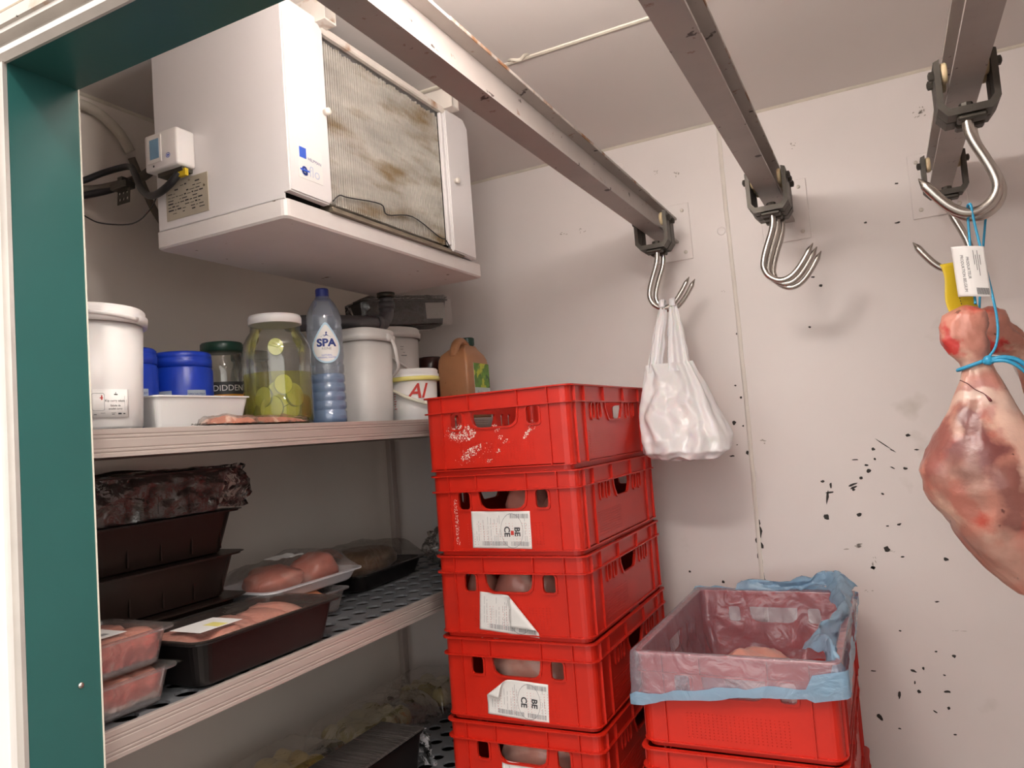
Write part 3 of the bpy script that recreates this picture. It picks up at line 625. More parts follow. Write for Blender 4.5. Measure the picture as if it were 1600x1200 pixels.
# ------------------------------------------------------------------ red crates
CW, CD, CH_ = .40, .60, .20
PITCH = .1918; ZS = .1915/.20
def crate_meshes():
    b = MB(); t = .004; ins = .008          # body walls sit 8 mm inside the rim line
    zb, zt = .012, CH_
    def holes_short():
        hs = [[(-.060, .135), (-.0565, .1235), (-.047, .116), (-.036, .1135), (.036, .1135), (.047, .116), (.0565, .1235), (.060, .135), (.062, .156), (-.062, .156)]]
        for s in (-1, 1): hs.append(rrect(s*.102-.0155, .114, s*.102+.0155, .156, .007, 2))
        return hs
    def holes_long():
        hs = [[(-.060, .140), (-.045, .116), (-.036, .1125), (.036, .1125), (.045, .116), (.060, .140), (.062, .156), (-.062, .156)]]
        for s in (-1, 1):
            for c in (.105, .150): hs.append(rrect(s*c-.010, .116, s*c+.010, .156, .009, 3))
        return hs
    x1, y1 = CW/2-ins, CD/2-ins; rc = .02
    hs, hl = holes_short(), holes_long()
    outS = [(-x1+rc, zb), (x1-rc, zb), (x1-rc, zt), (-x1+rc, zt)]; outL = [(-y1+rc, zb), (y1-rc, zb), (y1-rc, zt), (-y1+rc, zt)]
    b.plate(outS, hs, lambda u, v, w: (u, -y1+w, v), t); b.plate(outS, hs, lambda u, v, w: (-u, y1-w, v), t)
    b.plate(outL, hl, lambda u, v, w: (x1-w, u, v), t); b.plate(outL, hl, lambda u, v, w: (-x1+w, -u, v), t)
    for sx in (-1, 1):                       # rounded corners
        for sy in (-1, 1):
            n = 5; vs = []
            for i in range(n+1):
                a = PI/2*i/n
                for rr in (rc, rc-t):
                    for z in (zb, zt): vs.append((sx*(x1-rc+rr*math.cos(a)), sy*(y1-rc+rr*math.sin(a)), z))
            fs = []
            for i in range(n): 
                k = i*4; fs += [(k, k+4, k+5, k+1), (k+2, k+3, k+7, k+6), (k+1, k+5, k+7, k+3), (k, k+2, k+6, k+4)]
            b.add(vs, fs)
    b.prism(rrect(-x1, -y1, x1, y1, rc, 4), 'z', zb-.002, zb+.004)
    b.prism(rrect(-x1+.006, -y1+.006, x1-.006, y1-.006, rc, 4), 'z', 0, zb-.002)
    # bottom lip
    def band(z0, z1, out, inn):
        o_ = rrect(-CW/2+out, -CD/2+out, CW/2-out, CD/2-out, .026, 4); i_ = rrect(-CW/2+inn, -CD/2+inn, CW/2-inn, CD/2-inn, .02, 4)
        b.plate(o_, [i_], lambda u, v, w_: (u, v, z0+w_), z1-z0)
    band(.011, .014, .004, .010)
    # ribs below the band
    for s in (-1, 1):
        for u in (-.142, .142):
            b.box((u-.0015, s*(CD/2-ins), .012), (u+.0015, s*(CD/2-.0025), .158))
        for u in (-.205, .205, -.262, .262):
            b.box((s*(CW/2-ins), u-.0015, .012), (s*(CW/2-.0025), u+.0015, .158))
    # borders round the openings
    def border(lp, fn):
        c = (sum(p[0] for p in lp)/len(lp), sum(p[1] for p in lp)/len(lp)); n = len(lp)
        o_ = []
        for p in lp:
            d = Vector((p[0]-c[0], p[1]-c[1])); 
            o_.append((p[0]+.0045*(1 if d.x > 0 else -1), p[1]+(.0045*(-1) if d.y < 0 else 0)))
        b.plate(o_, [lp], fn, .0035)
    for lp in hs:
        border(lp, lambda u, v, w_: (u, -y1-w_, v)); border(lp, lambda u, v, w_: (u, y1+w_, v))
    for lp in hl:
        border(lp, lambda u, v, w_: (x1+w_, u, v)); border(lp, lambda u, v, w_: (-x1-w_, u, v))
    # fine dotted gripping fields on the short ends, lined fields on the long sides
    for s in (-1,):
        for i in range(24):
            for j in range(9):
                x = -.098+i*.0085; z = .028+j*.0062
                b.add([(x-.0016, s*(y1+.0001), z-.0011), (x+.0016, s*(y1+.0001), z-.0011), (x, s*(y1+.0013), z), (x, s*(y1+.0001), z+.0014)], [(0, 1, 2), (1, 3, 2), (3, 0, 2)])
    for j in range(10):
        z = .028+j*.0062
        b.box((x1, -.18, z), (x1+.001, -.02, z+.002))
    b.v = [(p[0], p[1], p[2]*ZS) for p in b.v]; body = b.me('crate_body')
    b = MB()
    band(.1965, .200, 0, .010); band(.157, .1600, 0, .010)
    for s in (-1, 1):
        for u in (-.142, -.0655, .0655, .142): b.box((u-.0015, s*(CD/2-ins), .158), (u+.0015, s*(CD/2-.0012), .198))
        for u in (-.262, -.205, -.075, .075, .205, .262): b.box((s*(CW/2-ins), u-.0015, .158), (s*(CW/2-.0012), u+.0015, .198))
    b.v = [(p[0], p[1], p[2]*ZS) for p in b.v]; rim = b.me('crate_rim')
    return body, rim
CB, CR = crate_meshes()
CB.materials.append(RED); CR.materials.append(RED)
def crate(loc, label, group, rz=0):
    t = thing('stacking_crate', label, 'crate', loc, rz, group)
    for nm, me in (('body', CB), ('rim', CR)):
        o = bpy.data.objects.new(nm, me); C.objects.link(o); o.parent = t
    return t
def sticker(cr, x, z, wd, ht, rot=0, peel=None, seed=0):
    """white product sticker on the short end of a crate; its corner may curl off"""
    yf = -(CD/2-.008)-.0006
    ca, sa = math.cos(rot), math.sin(rot)
    def lift(u, v):
        if not peel: return (u, v, .0004*math.sin(u*160+v*90))
        cx, cy, nx, ny = peel       # fold line through (cx,cy), everything on the +n side curls over
        d = (u-cx)*nx+(v-cy)*ny
        if d <= 0: return (u, v, .0004*math.sin(u*160)+max(0, .01+d)*.25)
        rad = .0075; a = d/rad
        if a < PI: s_ = rad*math.sin(a); h = rad*(1-math.cos(a))
        else: s_ = -(d-PI*rad); h = 2*rad
        return (u-d*nx+s_*nx, v-d*ny+s_*ny, .0025+h*.75)
    def F(e=0.0):
        def f(u, v):
            a, c_, h = lift(u, v)
            return (x+a*ca-c_*sa, yf-h-e, z+a*sa+c_*ca)
        return f
    f0 = F()
    o = MB().surf(lambda p, q: f0((p-.5)*wd, (q-.5)*ht), 28, 18).build('paper_sticker', PAPER, cr, solid=.0002)
    f1 = F(.0004); random.seed(seed)
    def dead(u, v): return peel and (u-peel[0])*peel[2]+(v-peel[1])*peel[3] > -.004
    L1 = []
    for k in range(2):                       # bar codes along the two long edges
        v0 = -.43*ht if k == 0 else .31*ht; u = (-.33 if k == 0 else .16)*wd
        while u < .46*wd:
            w_ = random.choice((.0006, .001, .0016))
            if not dead(u, v0) and not (k == 0 and .1*wd < u < .16*wd): L1.append((u, v0, u+w_, v0+.12*ht))
            u += w_+random.choice((.0006, .001, .0014))
    for col in (-.42, -.38, -.30, -.22, -.17, -.11, -.08, -.05, -.02, .40, .43):
        v = -.3*ht; 
        while v < .36*ht:
            l = random.uniform(.004, .02)
            if random.random() < .72 and not dead(col*wd, v+l) and v+l < .4*ht: L1.append((col*wd, v, col*wd+.0008, v+l))
            v += l+.003
    rects(L1, f1).build('print', INKG, o)
    b = MB()
    for s, u0 in (('BE', .27), ('CE', .10)):
        if not dead(u0*wd, 0): text_mb(s, .020, b, lambda p, q: f1(u0*wd+q, -p-.004), bold=.0006)
    if b.v: b.build('lettering', INK, o)
    if not dead(.19*wd, 0) and not peel: rects([(.165*wd, -.012, .215*wd, -.002)], f1).build('red_mark', INKR, o)
    b = MB()
    for i in range(26):
        a0, a1 = 2*PI*i/26, 2*PI*(i+1)/26
        q = [(.185*wd+.029*math.cos(a)*rr, -.002+.040*math.sin(a)*rr) for a, rr in ((a0, 1), (a1, 1), (a1, .97), (a0, .97))]
        if not any(dead(*p) for p in q): b.add([f1(*p) for p in q], [(0, 1, 2, 3)])
    if b.v: b.build('printed_ring', INKG, o)
    return o
SCX, SCY = -.82, 1.845
names = ['bottom crate of the tall red stack, standing on the floor', 'red crate second from the floor in the tall stack', 'red crate third from the floor in the tall stack',
         'red crate fifth from the top in the tall stack, sticker below its handle', 'red crate fourth from the top in the tall stack, sticker peeling at its upper corner',
         'red crate third from the top in the tall stack, sticker half curled over', 'red crate second from the top in the tall stack, with a flat intact sticker', 'topmost red crate of the tall stack, smeared with white glue residue']
off = [(0, 0, 0), (.002, 0, .2), (0, .002, -.2), (.002, -.004, .6), (.002, 0, .4), (0, 0, .2), (.0, 0, 0), (-.002, -.004, -.6)]
tall = []
for i in range(8):
    dx, dy, rz = off[i]
    tall.append(crate((SCX+dx, SCY+dy, i*PITCH), names[i], 'crates of the tall stack', R(rz)))
sticker(tall[6], -.010, .060, .155, .086, R(-1), None, 1)
sticker(tall[5], -.006, .058, .155, .088, R(-5), (.022, .014, .70, .71), 2)
sticker(tall[4], -.004, .058, .155, .086, R(-3), (-.045, .018, -.62, .78), 3)
sticker(tall[3], .020, .062, .155, .090, R(-3), None, 4)
# glue residue on the topmost crate: thin crust flakes
random.seed(11); b = MB(); yy = -(CD/2-.008)-.0004
def flakes(cx, cz, rx, rz_, n, s0, s1, dirx=0):
    for i in range(n):
        a = random.uniform(0, 2*PI); k = math.sqrt(random.random()); x = cx+rx*k*math.cos(a); z = cz+rz_*k*math.sin(a)+dirx*(x-cx)
        s_ = random.uniform(s0, s1); m = 6; ang = random.uniform(0, PI); pts = []
        for j in range(m):
            t = 2*PI*j/m; q = .5+.7*random.random(); p, r_ = s_*q*math.cos(t), s_*.45*q*math.sin(t)
            pts.append((x+p*math.cos(ang)-r_*math.sin(ang), yy-random.uniform(0, .0004), z+p*math.sin(ang)+r_*math.cos(ang)))
        b.add(pts, [tuple(range(m))])
flakes(-.088, .099, .037, .019, 150, .001, .004); flakes(-.095, .10, .045, .022, 120, .0005, .0018)
flakes(-.067, .052, .028, .012, 90, .001, .0035, .5); flakes(-.06, .05, .06, .02, 70, .0005, .0016, .3)
flakes(.085, .088, .012, .006, 40, .001, .003, 1.0); flakes(.098, .105, .010, .012, 25, .0006, .0016)
for x, z in ((.0, .11), (.006, .10), (.006, .052), (.014, .083), (.028, .073), (-.02, .03)): flakes(x, z, .008, .004, 8, .001, .003, .3)
tag(b.build('glue_residue', mat('glue_white', (.78, .62, .56), .7), tall[7]), None, None, None, 'stuff')
b = MB(); yy = -(CD/2-.008)-.0004
for j in range(14): flakes(-.128, .128-j*.0075, .005, .006, 9, .0006, .002)
tag(b.build('glue_residue', MATS['glue_white'], tall[6]), None, None, None, 'stuff')
# meat lying in the tall stack's crates
meats = []
random.seed(21)
for ci, lst in ((6, [(.02, -.20, .055, .05, .085, MEATP, 'pink meat piece behind the handle of the second crate from the top'), (.10, -.19, .05, .05, .07, CHICK, 'pale meat piece beside the pink one in the second crate from the top')]),
                (5, [(-.03, -.2, .06, .05, .085, MEATP, 'pink meat piece behind the handle of the third crate from the top'), (.05, -.2, .04, .045, .08, CHICK, 'pale meat piece behind the handle of the third crate from the top'), (-.12, -.2, .035, .045, .08, CHICK, 'meat piece behind the small corner hole of the third crate from the top')]),
                (4, [(.0, -.2, .10, .05, .085, CHICK, 'pale meat slab behind the handle of the fourth crate from the top'), (.12, -.19, .04, .05, .075, CHICK, 'meat piece behind the small hole of the fourth crate from the top')]),
                (3, [(.0, -.2, .10, .05, .085, CHICK, 'pale meat slab behind the handle of the fifth crate from the top')])):
    for k, (x, y, rx, ry, rz_, m, lab) in enumerate(lst):
        o = blob((0, 0, rz_*.72), (rx, ry, rz_), ci*3+k, .22, 1.4, 22).build('meat_piece', m)
        o.location = (SCX+x, SCY+y, ci*PITCH+.017); tag(o, lab, 'meat', 'meat in the tall crate stack')
# short stack with the lined top crate
TX, TY = -.325, 1.822
names = ['bottom crate of the short red stack, standing on the floor', 'red crate second from the floor in the short stack', 'red crate third from the floor in the short stack', 'red crate right under the lined crate of the short stack', 'topmost red crate of the short stack, lined with a bluish plastic bag']
short = [crate((TX+(0, .002, 0, -.004, 0)[i], TY+(0, 0, .002, -.006, 0)[i], i*PITCH), names[i], 'crates of the short stack', R((0, .2, -.2, .5, 0)[i])) for i in range(5)]
# bin liner
ln = thing('bin_liner', 'translucent plastic bag with blue hem lining the top crate of the short stack', 'bag', (TX, TY, 4*PITCH))
def perim(t, hx, hy):
    """t in 0..1 round a rounded rectangle starting at front left going right"""
    L4 = [2*hx, 2*hy, 2*hx, 2*hy]; s_ = t*sum(L4)
    pts = [(-hx, -hy), (hx, -hy), (hx, hy), (-hx, hy), (-hx, -hy)]
    for i in range(4):
        if s_ <= L4[i] or i == 3:
            k = s_/L4[i]; a, c_ = pts[i], pts[i+1]; return (a[0]+(c_[0]-a[0])*k, a[1]+(c_[1]-a[1])*k)
        s_ -= L4[i]
def linerpt(u, prof):
    hx, hy, z, am = prof
    p = perim(u, hx, hy); n = am*(fbm((p[0]*14, p[1]*14, z*9), 1, 3)); m = am*fbm((p[0]*30+5, p[1]*30, z*12), 1, 2)
    if hx < .195: n = -abs(n)
    r = 1+n*1.4
    return (p[0]*r+m*.2, p[1]*r+m*.2, z+n*.6)
def hang(u):
    """how far the hem hangs outside at perimeter position u"""
    p = perim(u, .2, .3)
    if p[1] < -.29: k = (p[0]+.2)/.4; return .098-.048*k
    if p[0] > .19: k = (p[1]+.3)/.6; return .050-.035*k
    if p[1] > .29: return .012
    k = (p[1]+.3)/.6; return .098-.075*k
INS = [(.165, .265, .03, .05), (.176, .276, .08, .06), (.182, .282, .13, .05), (.1855, .2855, .180, .012), (.186, .286, .1935, .002), (.203, .303, .1955, .002)]
def lp_(u, v):
    k = v*8
    if k <= 5: 
        i = min(int(k), 4); f = k-i; a, c_ = INS[i], INS[i+1]
        return linerpt(u, tuple(a[j]*(1-f)+c_[j]*f for j in range(4)))
    f = (k-5)/3; h = hang(u)
    return linerpt(u, (.204+.006*f, .304+.005*f, .1955-h*f, .002+.009*f))
MB().surf(lp_, 150, 40, cu=True).build('film', LINER, ln)
def hem(u, v):
    h = hang(u); x, y, z = linerpt(u, (.2105, .3095, .1955-h, .011)); wdt = .020+.012*fbm((u*40, 0, 0))
    p = perim(u, .2, .3)
    if p[1] < -.29 and p[0] > .14 or p[0] > .19 and p[1] < -.1: wdt = .05
    return (x+.002*(1 if x > 0 else -1), y-.002*(1 if y < 0 else -1), z-.004+wdt*(v-.2))
MB().surf(hem, 150, 5, cu=True).build('hem', HEM, ln)
def ruck(pts, wid, seed, amp=.016, name='gathered_hem'):
    """crumpled strip of hem folded along pts"""
    P = smoothpath(pts, 8)
    def f(u, v):
        i = min(int(u*(len(P)-1)), len(P)-2); k = u*(len(P)-1)-i; p = P[i].lerp(P[i+1], k)
        w_ = wid*(.8+.5*fbm((u*5+seed, 1, 2))); q = v-.5
        cr = abs(fbm((u*11+seed, v*2.2, seed), 1, 2)); n2 = fbm((u*17, v*4+seed, 4), 1, 3)
        return (p.x+q*w_+amp*.6*n2, p.y+q*w_*.35-amp*n2, p.z+.012*math.cos(q*PI*1.6)+amp*cr-abs(q)*w_*.35)
    return MB().surf(f, 90, 14).build(name, HEM, ln)
ruck([(.192, -.297, .150), (.186, -.26, .188), (.172, -.19, .196), (.150, -.12, .184), (.170, -.03, .192), (.190, .08, .200), (.180, .18, .208), (.175, .26, .222), (.165, .297, .232), (.10, .300, .212), (.03, .302, .203), (-.08, .303, .200)], .060, 3)
random.seed(5)
for k, (x, y, rx, ry, rz_, m, lab) in enumerate(((-.03, .02, .06, .07, .045, CHICK, 'orange pink meat lump on top of the lined crate'), (-.02, .13, .07, .07, .03, CHICK, 'pale meat lump at the back of the lined crate'), (.06, -.14, .08, .09, .05, CHICK, 'pale meat lump at the front of the lined crate'))):
    o = blob((0, 0, rz_*.72), (rx, ry, rz_), 40+k, .25, 1.5, 24).build('meat_piece', m); o.location = (TX+x, TY+y, 4*PITCH+.032); tag(o, lab, 'meat', 'meat in the lined crate')

# ------------------------------------------------------------------ things on the top shelf
ZT = SZ[0]
def wrap(cx, cy, r, a0, z0):
    """maps flat (u,v) onto a cylinder of radius r, a0 = facing angle"""
    return lambda u, v: (cx+r*math.cos(a0+u/r), cy+r*math.sin(a0+u/r), z0+v)
def bucket(name, label, loc, r0, r1, h, lid_h, m, lidm, group=None, sq=0, seg=40):
    t = thing(name, label, 'bucket', loc, 0, group)
    MB().lathe([(r0*.94, .0), (r0, .006), (r1, h-lid_h), (r1*.97, h-lid_h), (r1*.97, h-.004)], seg, sq=sq).build('body', m, t)
    MB().lathe([(r1+.001, h-lid_h+.002), (r1+.007, h-lid_h), (r1+.008, h-lid_h*.45), (r1+.0045, h-lid_h*.40), (r1+.0045, h-.004), (r1+.001, h), (r1-.008, h), (r1-.010, h-.004), (0.001, h-.004)], seg, sq=sq).build('lid', lidm, t)
    return t
FACE = math.atan2(-1, .95)           # towards the doorway
FACEL = math.atan2(-.82, 1.22)
t = bucket('plastic_bucket', 'tall white lidded bucket with printed label beside the white box', (-1.222, .808, ZT), .094, .100, .208, .030, WPL, WPL)
MB().tube([(.108*math.cos(a), .108*math.sin(a), .188+.003*math.sin((a+1.0)*3)) for a in [R(-28+i*6) for i in range(9)]], .0042, 8).build('lid_clasp', WPL, t)
a0 = math.atan2(-.79, 1.2)+R(26); f = wrap(0, 0, .0985, a0, .043)
lb = MB().surf(lambda p, q: f((p-.5)*.062, (q-.5)*.046), 16, 2).build('paper_label', PAPERW, t, solid=.0002)
f = wrap(0, 0, .0992, a0, .043)
b = MB()
text_mb('Kip curry salade', .0052, b, lambda u, v: f(u+.006, v+.004)); text_mb('Salade de', .0046, b, lambda u, v: f(u+.006, v-.004)); text_mb('poulet curry', .0046, b, lambda u, v: f(u+.006, v-.009))
random.seed(3)
rects([(-.028, -.0185, .004, -.0175), (-.018, -.016, .006, -.0155), (.010, -.0185, .016, -.016), (.019, -.018, .023, -.0165), (.004, .0135, .010, .0150), (.0065, .0155, .0075, .018)]+[(.0225+k*.004, -.012, .0228+k*.004, .012-k*.006) for k in range(2)], f, b)
b.build('lettering', INK, lb)
rects([(-.0185, .008, -.0135, .0095), (-.0165, .0055, -.0145, .013)], f).build('red_print', INKR, lb)
b = MB()
q = rrect(-.0305, -.012, -.0115, .0165, .003, 3)
b.plate(q, [rrect(-.0300, -.0115, -.0120, .0160, .0028, 3)], lambda u, v, w_: f(u, v), 0.0); b.build('printed_frame', INKG, lb)
# white open box
wbx = thing('food_box', 'low white open plastic box standing before the blue tubs', 'box', (-1.222, 1.040, ZT))
def taper_box(t, x, y, h, tp, th, m, name='tub', rr=.015, lip=.006, lipm=None, ribs=0):
    """open tapered tray: x,y half sizes at the rim, tp inset at the base"""
    b = MB(); prof = [(tp+.006, 0), (tp, .004), (0, h-.003), (-lip, h-.003), (-lip, h), (th, h), (tp+th, .006)]
    rings = [[(p[0], p[1], z) for p in rrect(-x+d, -y+d, x-d, y-d, max(rr-d*.3, .004), 5)] for d, z in prof]
    k = len(rings[0]); vs = [p for r in rings for p in r]; fs = [tuple(range(k-1, -1, -1)), tuple(range((len(prof)-1)*k, len(prof)*k))]
    for i in range(len(prof)-1):
        for j in range(k): fs.append((i*k+j, i*k+(j+1) % k, (i+1)*k+(j+1) % k, (i+1)*k+j))
    b.add(vs, fs)
    return b.build(name, m, t)
taper_box(wbx, .034, .112, .064, .012, .002, WPL, 'tub', .012, .004)
# blue tubs
def blue_tub(loc, lab):
    t = thing('blue_tub', lab, 'tub', loc, 0, 'blue screw-lid tubs')
    MB().lathe([(.058, 0), (.062, .004), (.0625, .128), (.060, .132), (.060, .134)], 40).build('body', BLUE, t)
    MB().lathe([(.0575, .1335), (.0615, .1345), (.0615, .151), (.0595, .153), (.0610, .155), (.0605, .162), (.056, .166), (.04, .168), (.001, .168)], 40).build('lid', BLUE, t)
    for du, w_ in ((-.040, .048), (.034, .040)):
        f = wrap(0, 0, .0630, FACE+.05, .075)
        l = MB().surf(lambda p, q: f(du+(p-.5)*w_, (q-.5)*.018), 12, 2).build('label', GREY, t)
        f2 = wrap(0, 0, .0634, FACE+.05, .075)
        text_mb('SPECIALITEIT' if du > 0 else 'SAUCE', .0065, fn=lambda u, v: f2(u+du, v)).build('lettering', INKB, l)
    return t
blue_tub((-1.328, 1.102, ZT), 'blue screw-lid tub with grey labels behind the white box')
blue_tub((-1.330, .968, ZT), 'blue screw-lid tub half hidden by the tall white bucket')
# jars with dark green lids
def green_jar(loc, lab):
    t = thing('glass_jar', lab, 'jar', loc, 0, 'jars with dark green lids')
    MB().lathe([(.046, 0), (.050, .006), (.0515, .14), (.047, .165), (.043, .176), (.043, .190)], 32).build('glass', GLASS, t)
    MB().lathe([(.0, .003), (.044, .004), (.0485, .01), (.0495, .095), (.0, .096)], 28).build('contents', MUST, t)
    MB().lathe([(.0455, .186), (.0475, .188), (.0475, .204), (.045, .208), (.001, .208)], 32).build('lid', DGREEN, t)
    f = wrap(0, 0, .0528, FACE+.15, .098)
    l = MB().surf(lambda p, q: f((p-.5)*.11, (q-.5)*.030), 20, 2).build('label', INK, t)
    f1 = wrap(0, 0, .0530, FACE+.15, .078); MB().surf(lambda p, q: f1((p-.5)*.11, (q-.5)*.012), 20, 2).build('label_band', ORANGE, l)
    f2 = wrap(0, 0, .0533, FACE+.15, .098); text_mb('DIDDEN', .019, fn=lambda u, v: f2(u+.008, v)).build('lettering', PAPERW, l)
    return t
green_jar((-1.385, 1.265, ZT), 'glass jar with dark green lid and black and orange label')
green_jar((-1.470, 1.435, ZT), 'glass jar with dark green lid tucked behind the big pickle jar')
# pickle jar
PJ = (-1.205, 1.255)
t = thing('pickle_jar', 'big glass jar with white lid, half full of sliced pickles', 'jar', (*PJ, ZT))
MB().lathe([(.060, 0), (.0715, .005), (.0745, .014), (.0745, .165), (.071, .182), (.062, .200), (.0545, .210), (.0535, .232)], 48).build('glass', GLASS, t)
MB().lathe([(.0, .006), (.064, .006), (.0705, .010), (.0725, .018), (.0725, .116), (.0, .1161)], 40).build('brine', PICKLIQ, t)
MB().lathe([(.0565, .226), (.0575, .2265), (.0580, .240), (.0555, .246), (.001, .247)], 40).build('lid', WPL, t)
random.seed(9)
for k, (a, rr, z, tilt, rz, sz) in enumerate(((-62, .057, .038, 84, -60, .028), (-25, .053, .036, 75, -30, .027), (-44, .048, .068, 80, -46, .031), (-80, .055, .062, 80, -84, .024), (-10, .054, .065, 80, -5, .027), (-40, .046, .016, 15, 0, .026), (-75, .042, .017, 10, 30, .026), (10, .045, .017, 12, 60, .026), (-100, .05, .030, 75, -105, .026), (-36, .058, .088, 85, -36, .022), (-47, .058, .170, 88, -47, .019))):
    o = thing('pickle_slice', 'pickle slice stuck to the glass above the brine in the big jar' if z > .15 else 'pickle slice lying flat on the bottom of the big jar' if tilt < 20 else 'small pickle slice floating highest in the brine of the big jar' if z > .08 else 'round pickle slice standing upright in the brine of the big jar', 'pickle', (PJ[0]+rr*math.cos(R(a)), PJ[1]+rr*math.sin(R(a)), ZT+z), 0, 'pickle slices in the big jar')
    o.rotation_euler = (0, R(tilt), R(rz))
    MB().lathe([(sz*.97, -.004), (sz*.97, .004)], 20, sx=1, sy=.88, smooth=False).build('flesh', PICK, o)
    MB().lathe([(sz, -.0032), (sz*1.02, 0), (sz, .0032)], 20, sx=1, sy=.88).build('skin', PICKS, o)
# water bottle
t = thing('water_bottle', 'tall blue plastic water bottle with drop-shaped label', 'bottle', (-1.190, 1.402, ZT))
pr = [(.030, 0), (.041, .003), (.0425, .012)]
z = .012
for k in range(5):
    pr += [(.0425, z+.004), (.0425, z+.016), (.0395, z+.0195), (.0395, z+.0205)]; z += .0215
pr += [(.0415, .125), (.0415, .140), (.0395, .144), (.0405, .150), (.0425, .160), (.0425, .232), (.0405, .237), (.0425, .243), (.0415, .256), (.036, .275), (.0265, .293), (.0165, .306), (.0145, .310), (.0145, .316)]
MB().lathe(pr, 40).build('bottle_wall', PET, t)
w_ = [(max(r-.002, .001), h+.001) for r, h in pr if h < .118]
MB().lathe([(.001, .002)]+w_+[(.036, .119), (.001, .1192)], 36).build('water', WATER, t)
MB().lathe([(.0155, .304), (.0158, .306), (.0158, .324), (.0145, .327), (.001, .3275)], 24, smooth=False).build('cap', NAVY, t)
MB().lathe([(.0175, .301), (.0175, .3035)], 24).build('neck_ring', NAVY, t)
aB = math.atan2(-1.402, 1.19)+R(4)
f = wrap(0, 0, .0436, aB, .185)
def drop(k, e):
    pts = []
    for i in range(40):
        a = 2*PI*i/40+PI/2; q = math.sin(a); wx = .0355*math.cos(a)*(1 if q < 0 else (1-.52*q**1.5)); hz = .040*q*(1.0 if q < 0 else 1.15+.28*q*q)
        pts.append((wx*k, hz*k*1.0))
    return pts
def dropmesh(k, e, name, m, par):
    f_ = wrap(0, 0, .0436+e, aB, .182); P_ = drop(k, e); b = MB(); n = len(P_)
    rings = 6; vs = [f_(0, 0)]; fs = []
    for r_ in range(1, rings+1): vs += [f_(p[0]*r_/rings, p[1]*r_/rings) for p in P_]
    for i in range(n): fs.append((0, 1+i, 1+(i+1) % n))
    for r_ in range(rings-1):
        for i in range(n): a, c_ = 1+r_*n+i, 1+r_*n+(i+1) % n; fs.append((a, a+n, c_+n, c_))
    return b.add(vs, fs).build(name, m, par)
lb = dropmesh(1.0, 0, 'label', LBLUE, t)
dropmesh(.90, .0002, 'label_field', PAPERW, lb)
f = wrap(0, 0, .0440, aB, .182)
text_mb('SPA', .0245, fn=lambda u, v: f(u*1.12, v+.008), bold=.0011).build('lettering', INKB, lb)
text_mb('REINE', .0088, fn=lambda u, v: f(u, v-.0055)).build('lettering', INKG, lb)
b = text_mb('NATURAL', .0056, fn=lambda u, v: f(u, v-.021)); text_mb('MINERAL WATER', .0056, b, lambda u, v: f(u, v-.0265))
rects([(-.012, -.016, .012, -.0156), (-.010, -.0325, .010, -.0321)], f, b); b.build('lettering', INKBL, lb)
b = MB(); f3 = lambda u, v: f(u, v+.0265)
for p in ([(-.013, -.004), (-.005, .001), (-.001, -.001), (-.004, -.0035)], [(-.004, -.003), (.000, .004), (.004, .0), (.012, -.0045), (.006, -.0030), (.001, -.0005)], [(-.0018, .0045), (0, .0085), (.0024, .008), (.003, .0045), (.0005, .0035)]):
    b.add([f3(*q) for q in p], [tuple(range(len(p)))])
b.build('emblem', INKB, lb)
# flat packs of sliced meat at the shelf edge
def meat_pack(loc, rz, lx, ly, seed, lab, group='flat packs of sliced meat'):
    t = thing('meat_pack', lab, 'meat pack', loc, rz, group)
    def g(u, v, k=1.0, e=0):
        x, y = (u-.5)*lx*k, (v-.5)*ly*k; ed = min(u, 1-u, v, 1-v)*6; ed = min(ed, 1)
        return (x, y, .003+ed*(.011+.006*fbm((x*25+seed, y*25, seed)))+e+.002*abs(fbm((x*60, y*60, seed))))
    b = MB().surf(lambda u, v: g(u, v), 30, 20); b.surf(lambda u, v: ((u-.5)*lx, (v-.5)*ly, .0022), 4, 4); b.build('slices', BACON, t)
    def fl(u, v):
        p = g(u, v, 1.22, .0035)
        return (p[0], p[1], max(.001, p[2] if .09 < u < .91 and .09 < v < .91 else .004+.004*fbm((u*20, v*20, seed))))
    MB().surf(fl, 36, 24).build('film', VAC, t)
    return t
meat_pack((-1.145, 1.165, ZT+.001), R(90), .16, .062, 3, 'flat pack of sliced meat on the shelf edge before the pickle jar')
o = meat_pack((-1.125, 1.035, ZT+.001), R(84), .11, .036, 7, 'thin pack of sliced meat sticking out under the white box edge')
# buckets behind the bottle
t = bucket('plastic_bucket', 'tall off-white square-sided bucket with lid and handle beside the water bottle', (-1.250, 1.610, ZT), .068, .076, .248, .034, WPL2, WPL2, 'handled buckets', .25)
MB().tube(smoothpath([(.081, .022, .226), (.086, .032, .216), (.088, .040, .196), (.085, .050, .168), (.076, .066, .145), (.04, .084, .125), (.0, .090, .118)], 5), .0052, 8, flat=.6).build('handle', WPL2, t)
MB().lathe([(.011, .078), (.011, .086), (.007, .088)], 14, (0, .020, .226), 'x').build('handle_boss', WPL2, t)
BK = (-1.415, 1.955)
t = bucket('plastic_bucket', 'round off-white bucket with slanting handle under the black tray', (*BK, ZT), .098, .107, .302, .034, WPL2, WPL2, 'handled buckets')
al = math.atan2(-1.95, 1.41)
def rim_pt(a, z, r=.118): return (r*math.cos(a), r*math.sin(a), z)
MB().tube(smoothpath([rim_pt(al-.75, .268), rim_pt(al-.35, .240), rim_pt(al+.1, .208, .119), rim_pt(al+.55, .172, .122), rim_pt(al+.9, .150, .124)], 6), .0052, 8, flat=1.3).build('handle', WPL2, t)
f = wrap(0, 0, .1085, al+.62, .22)
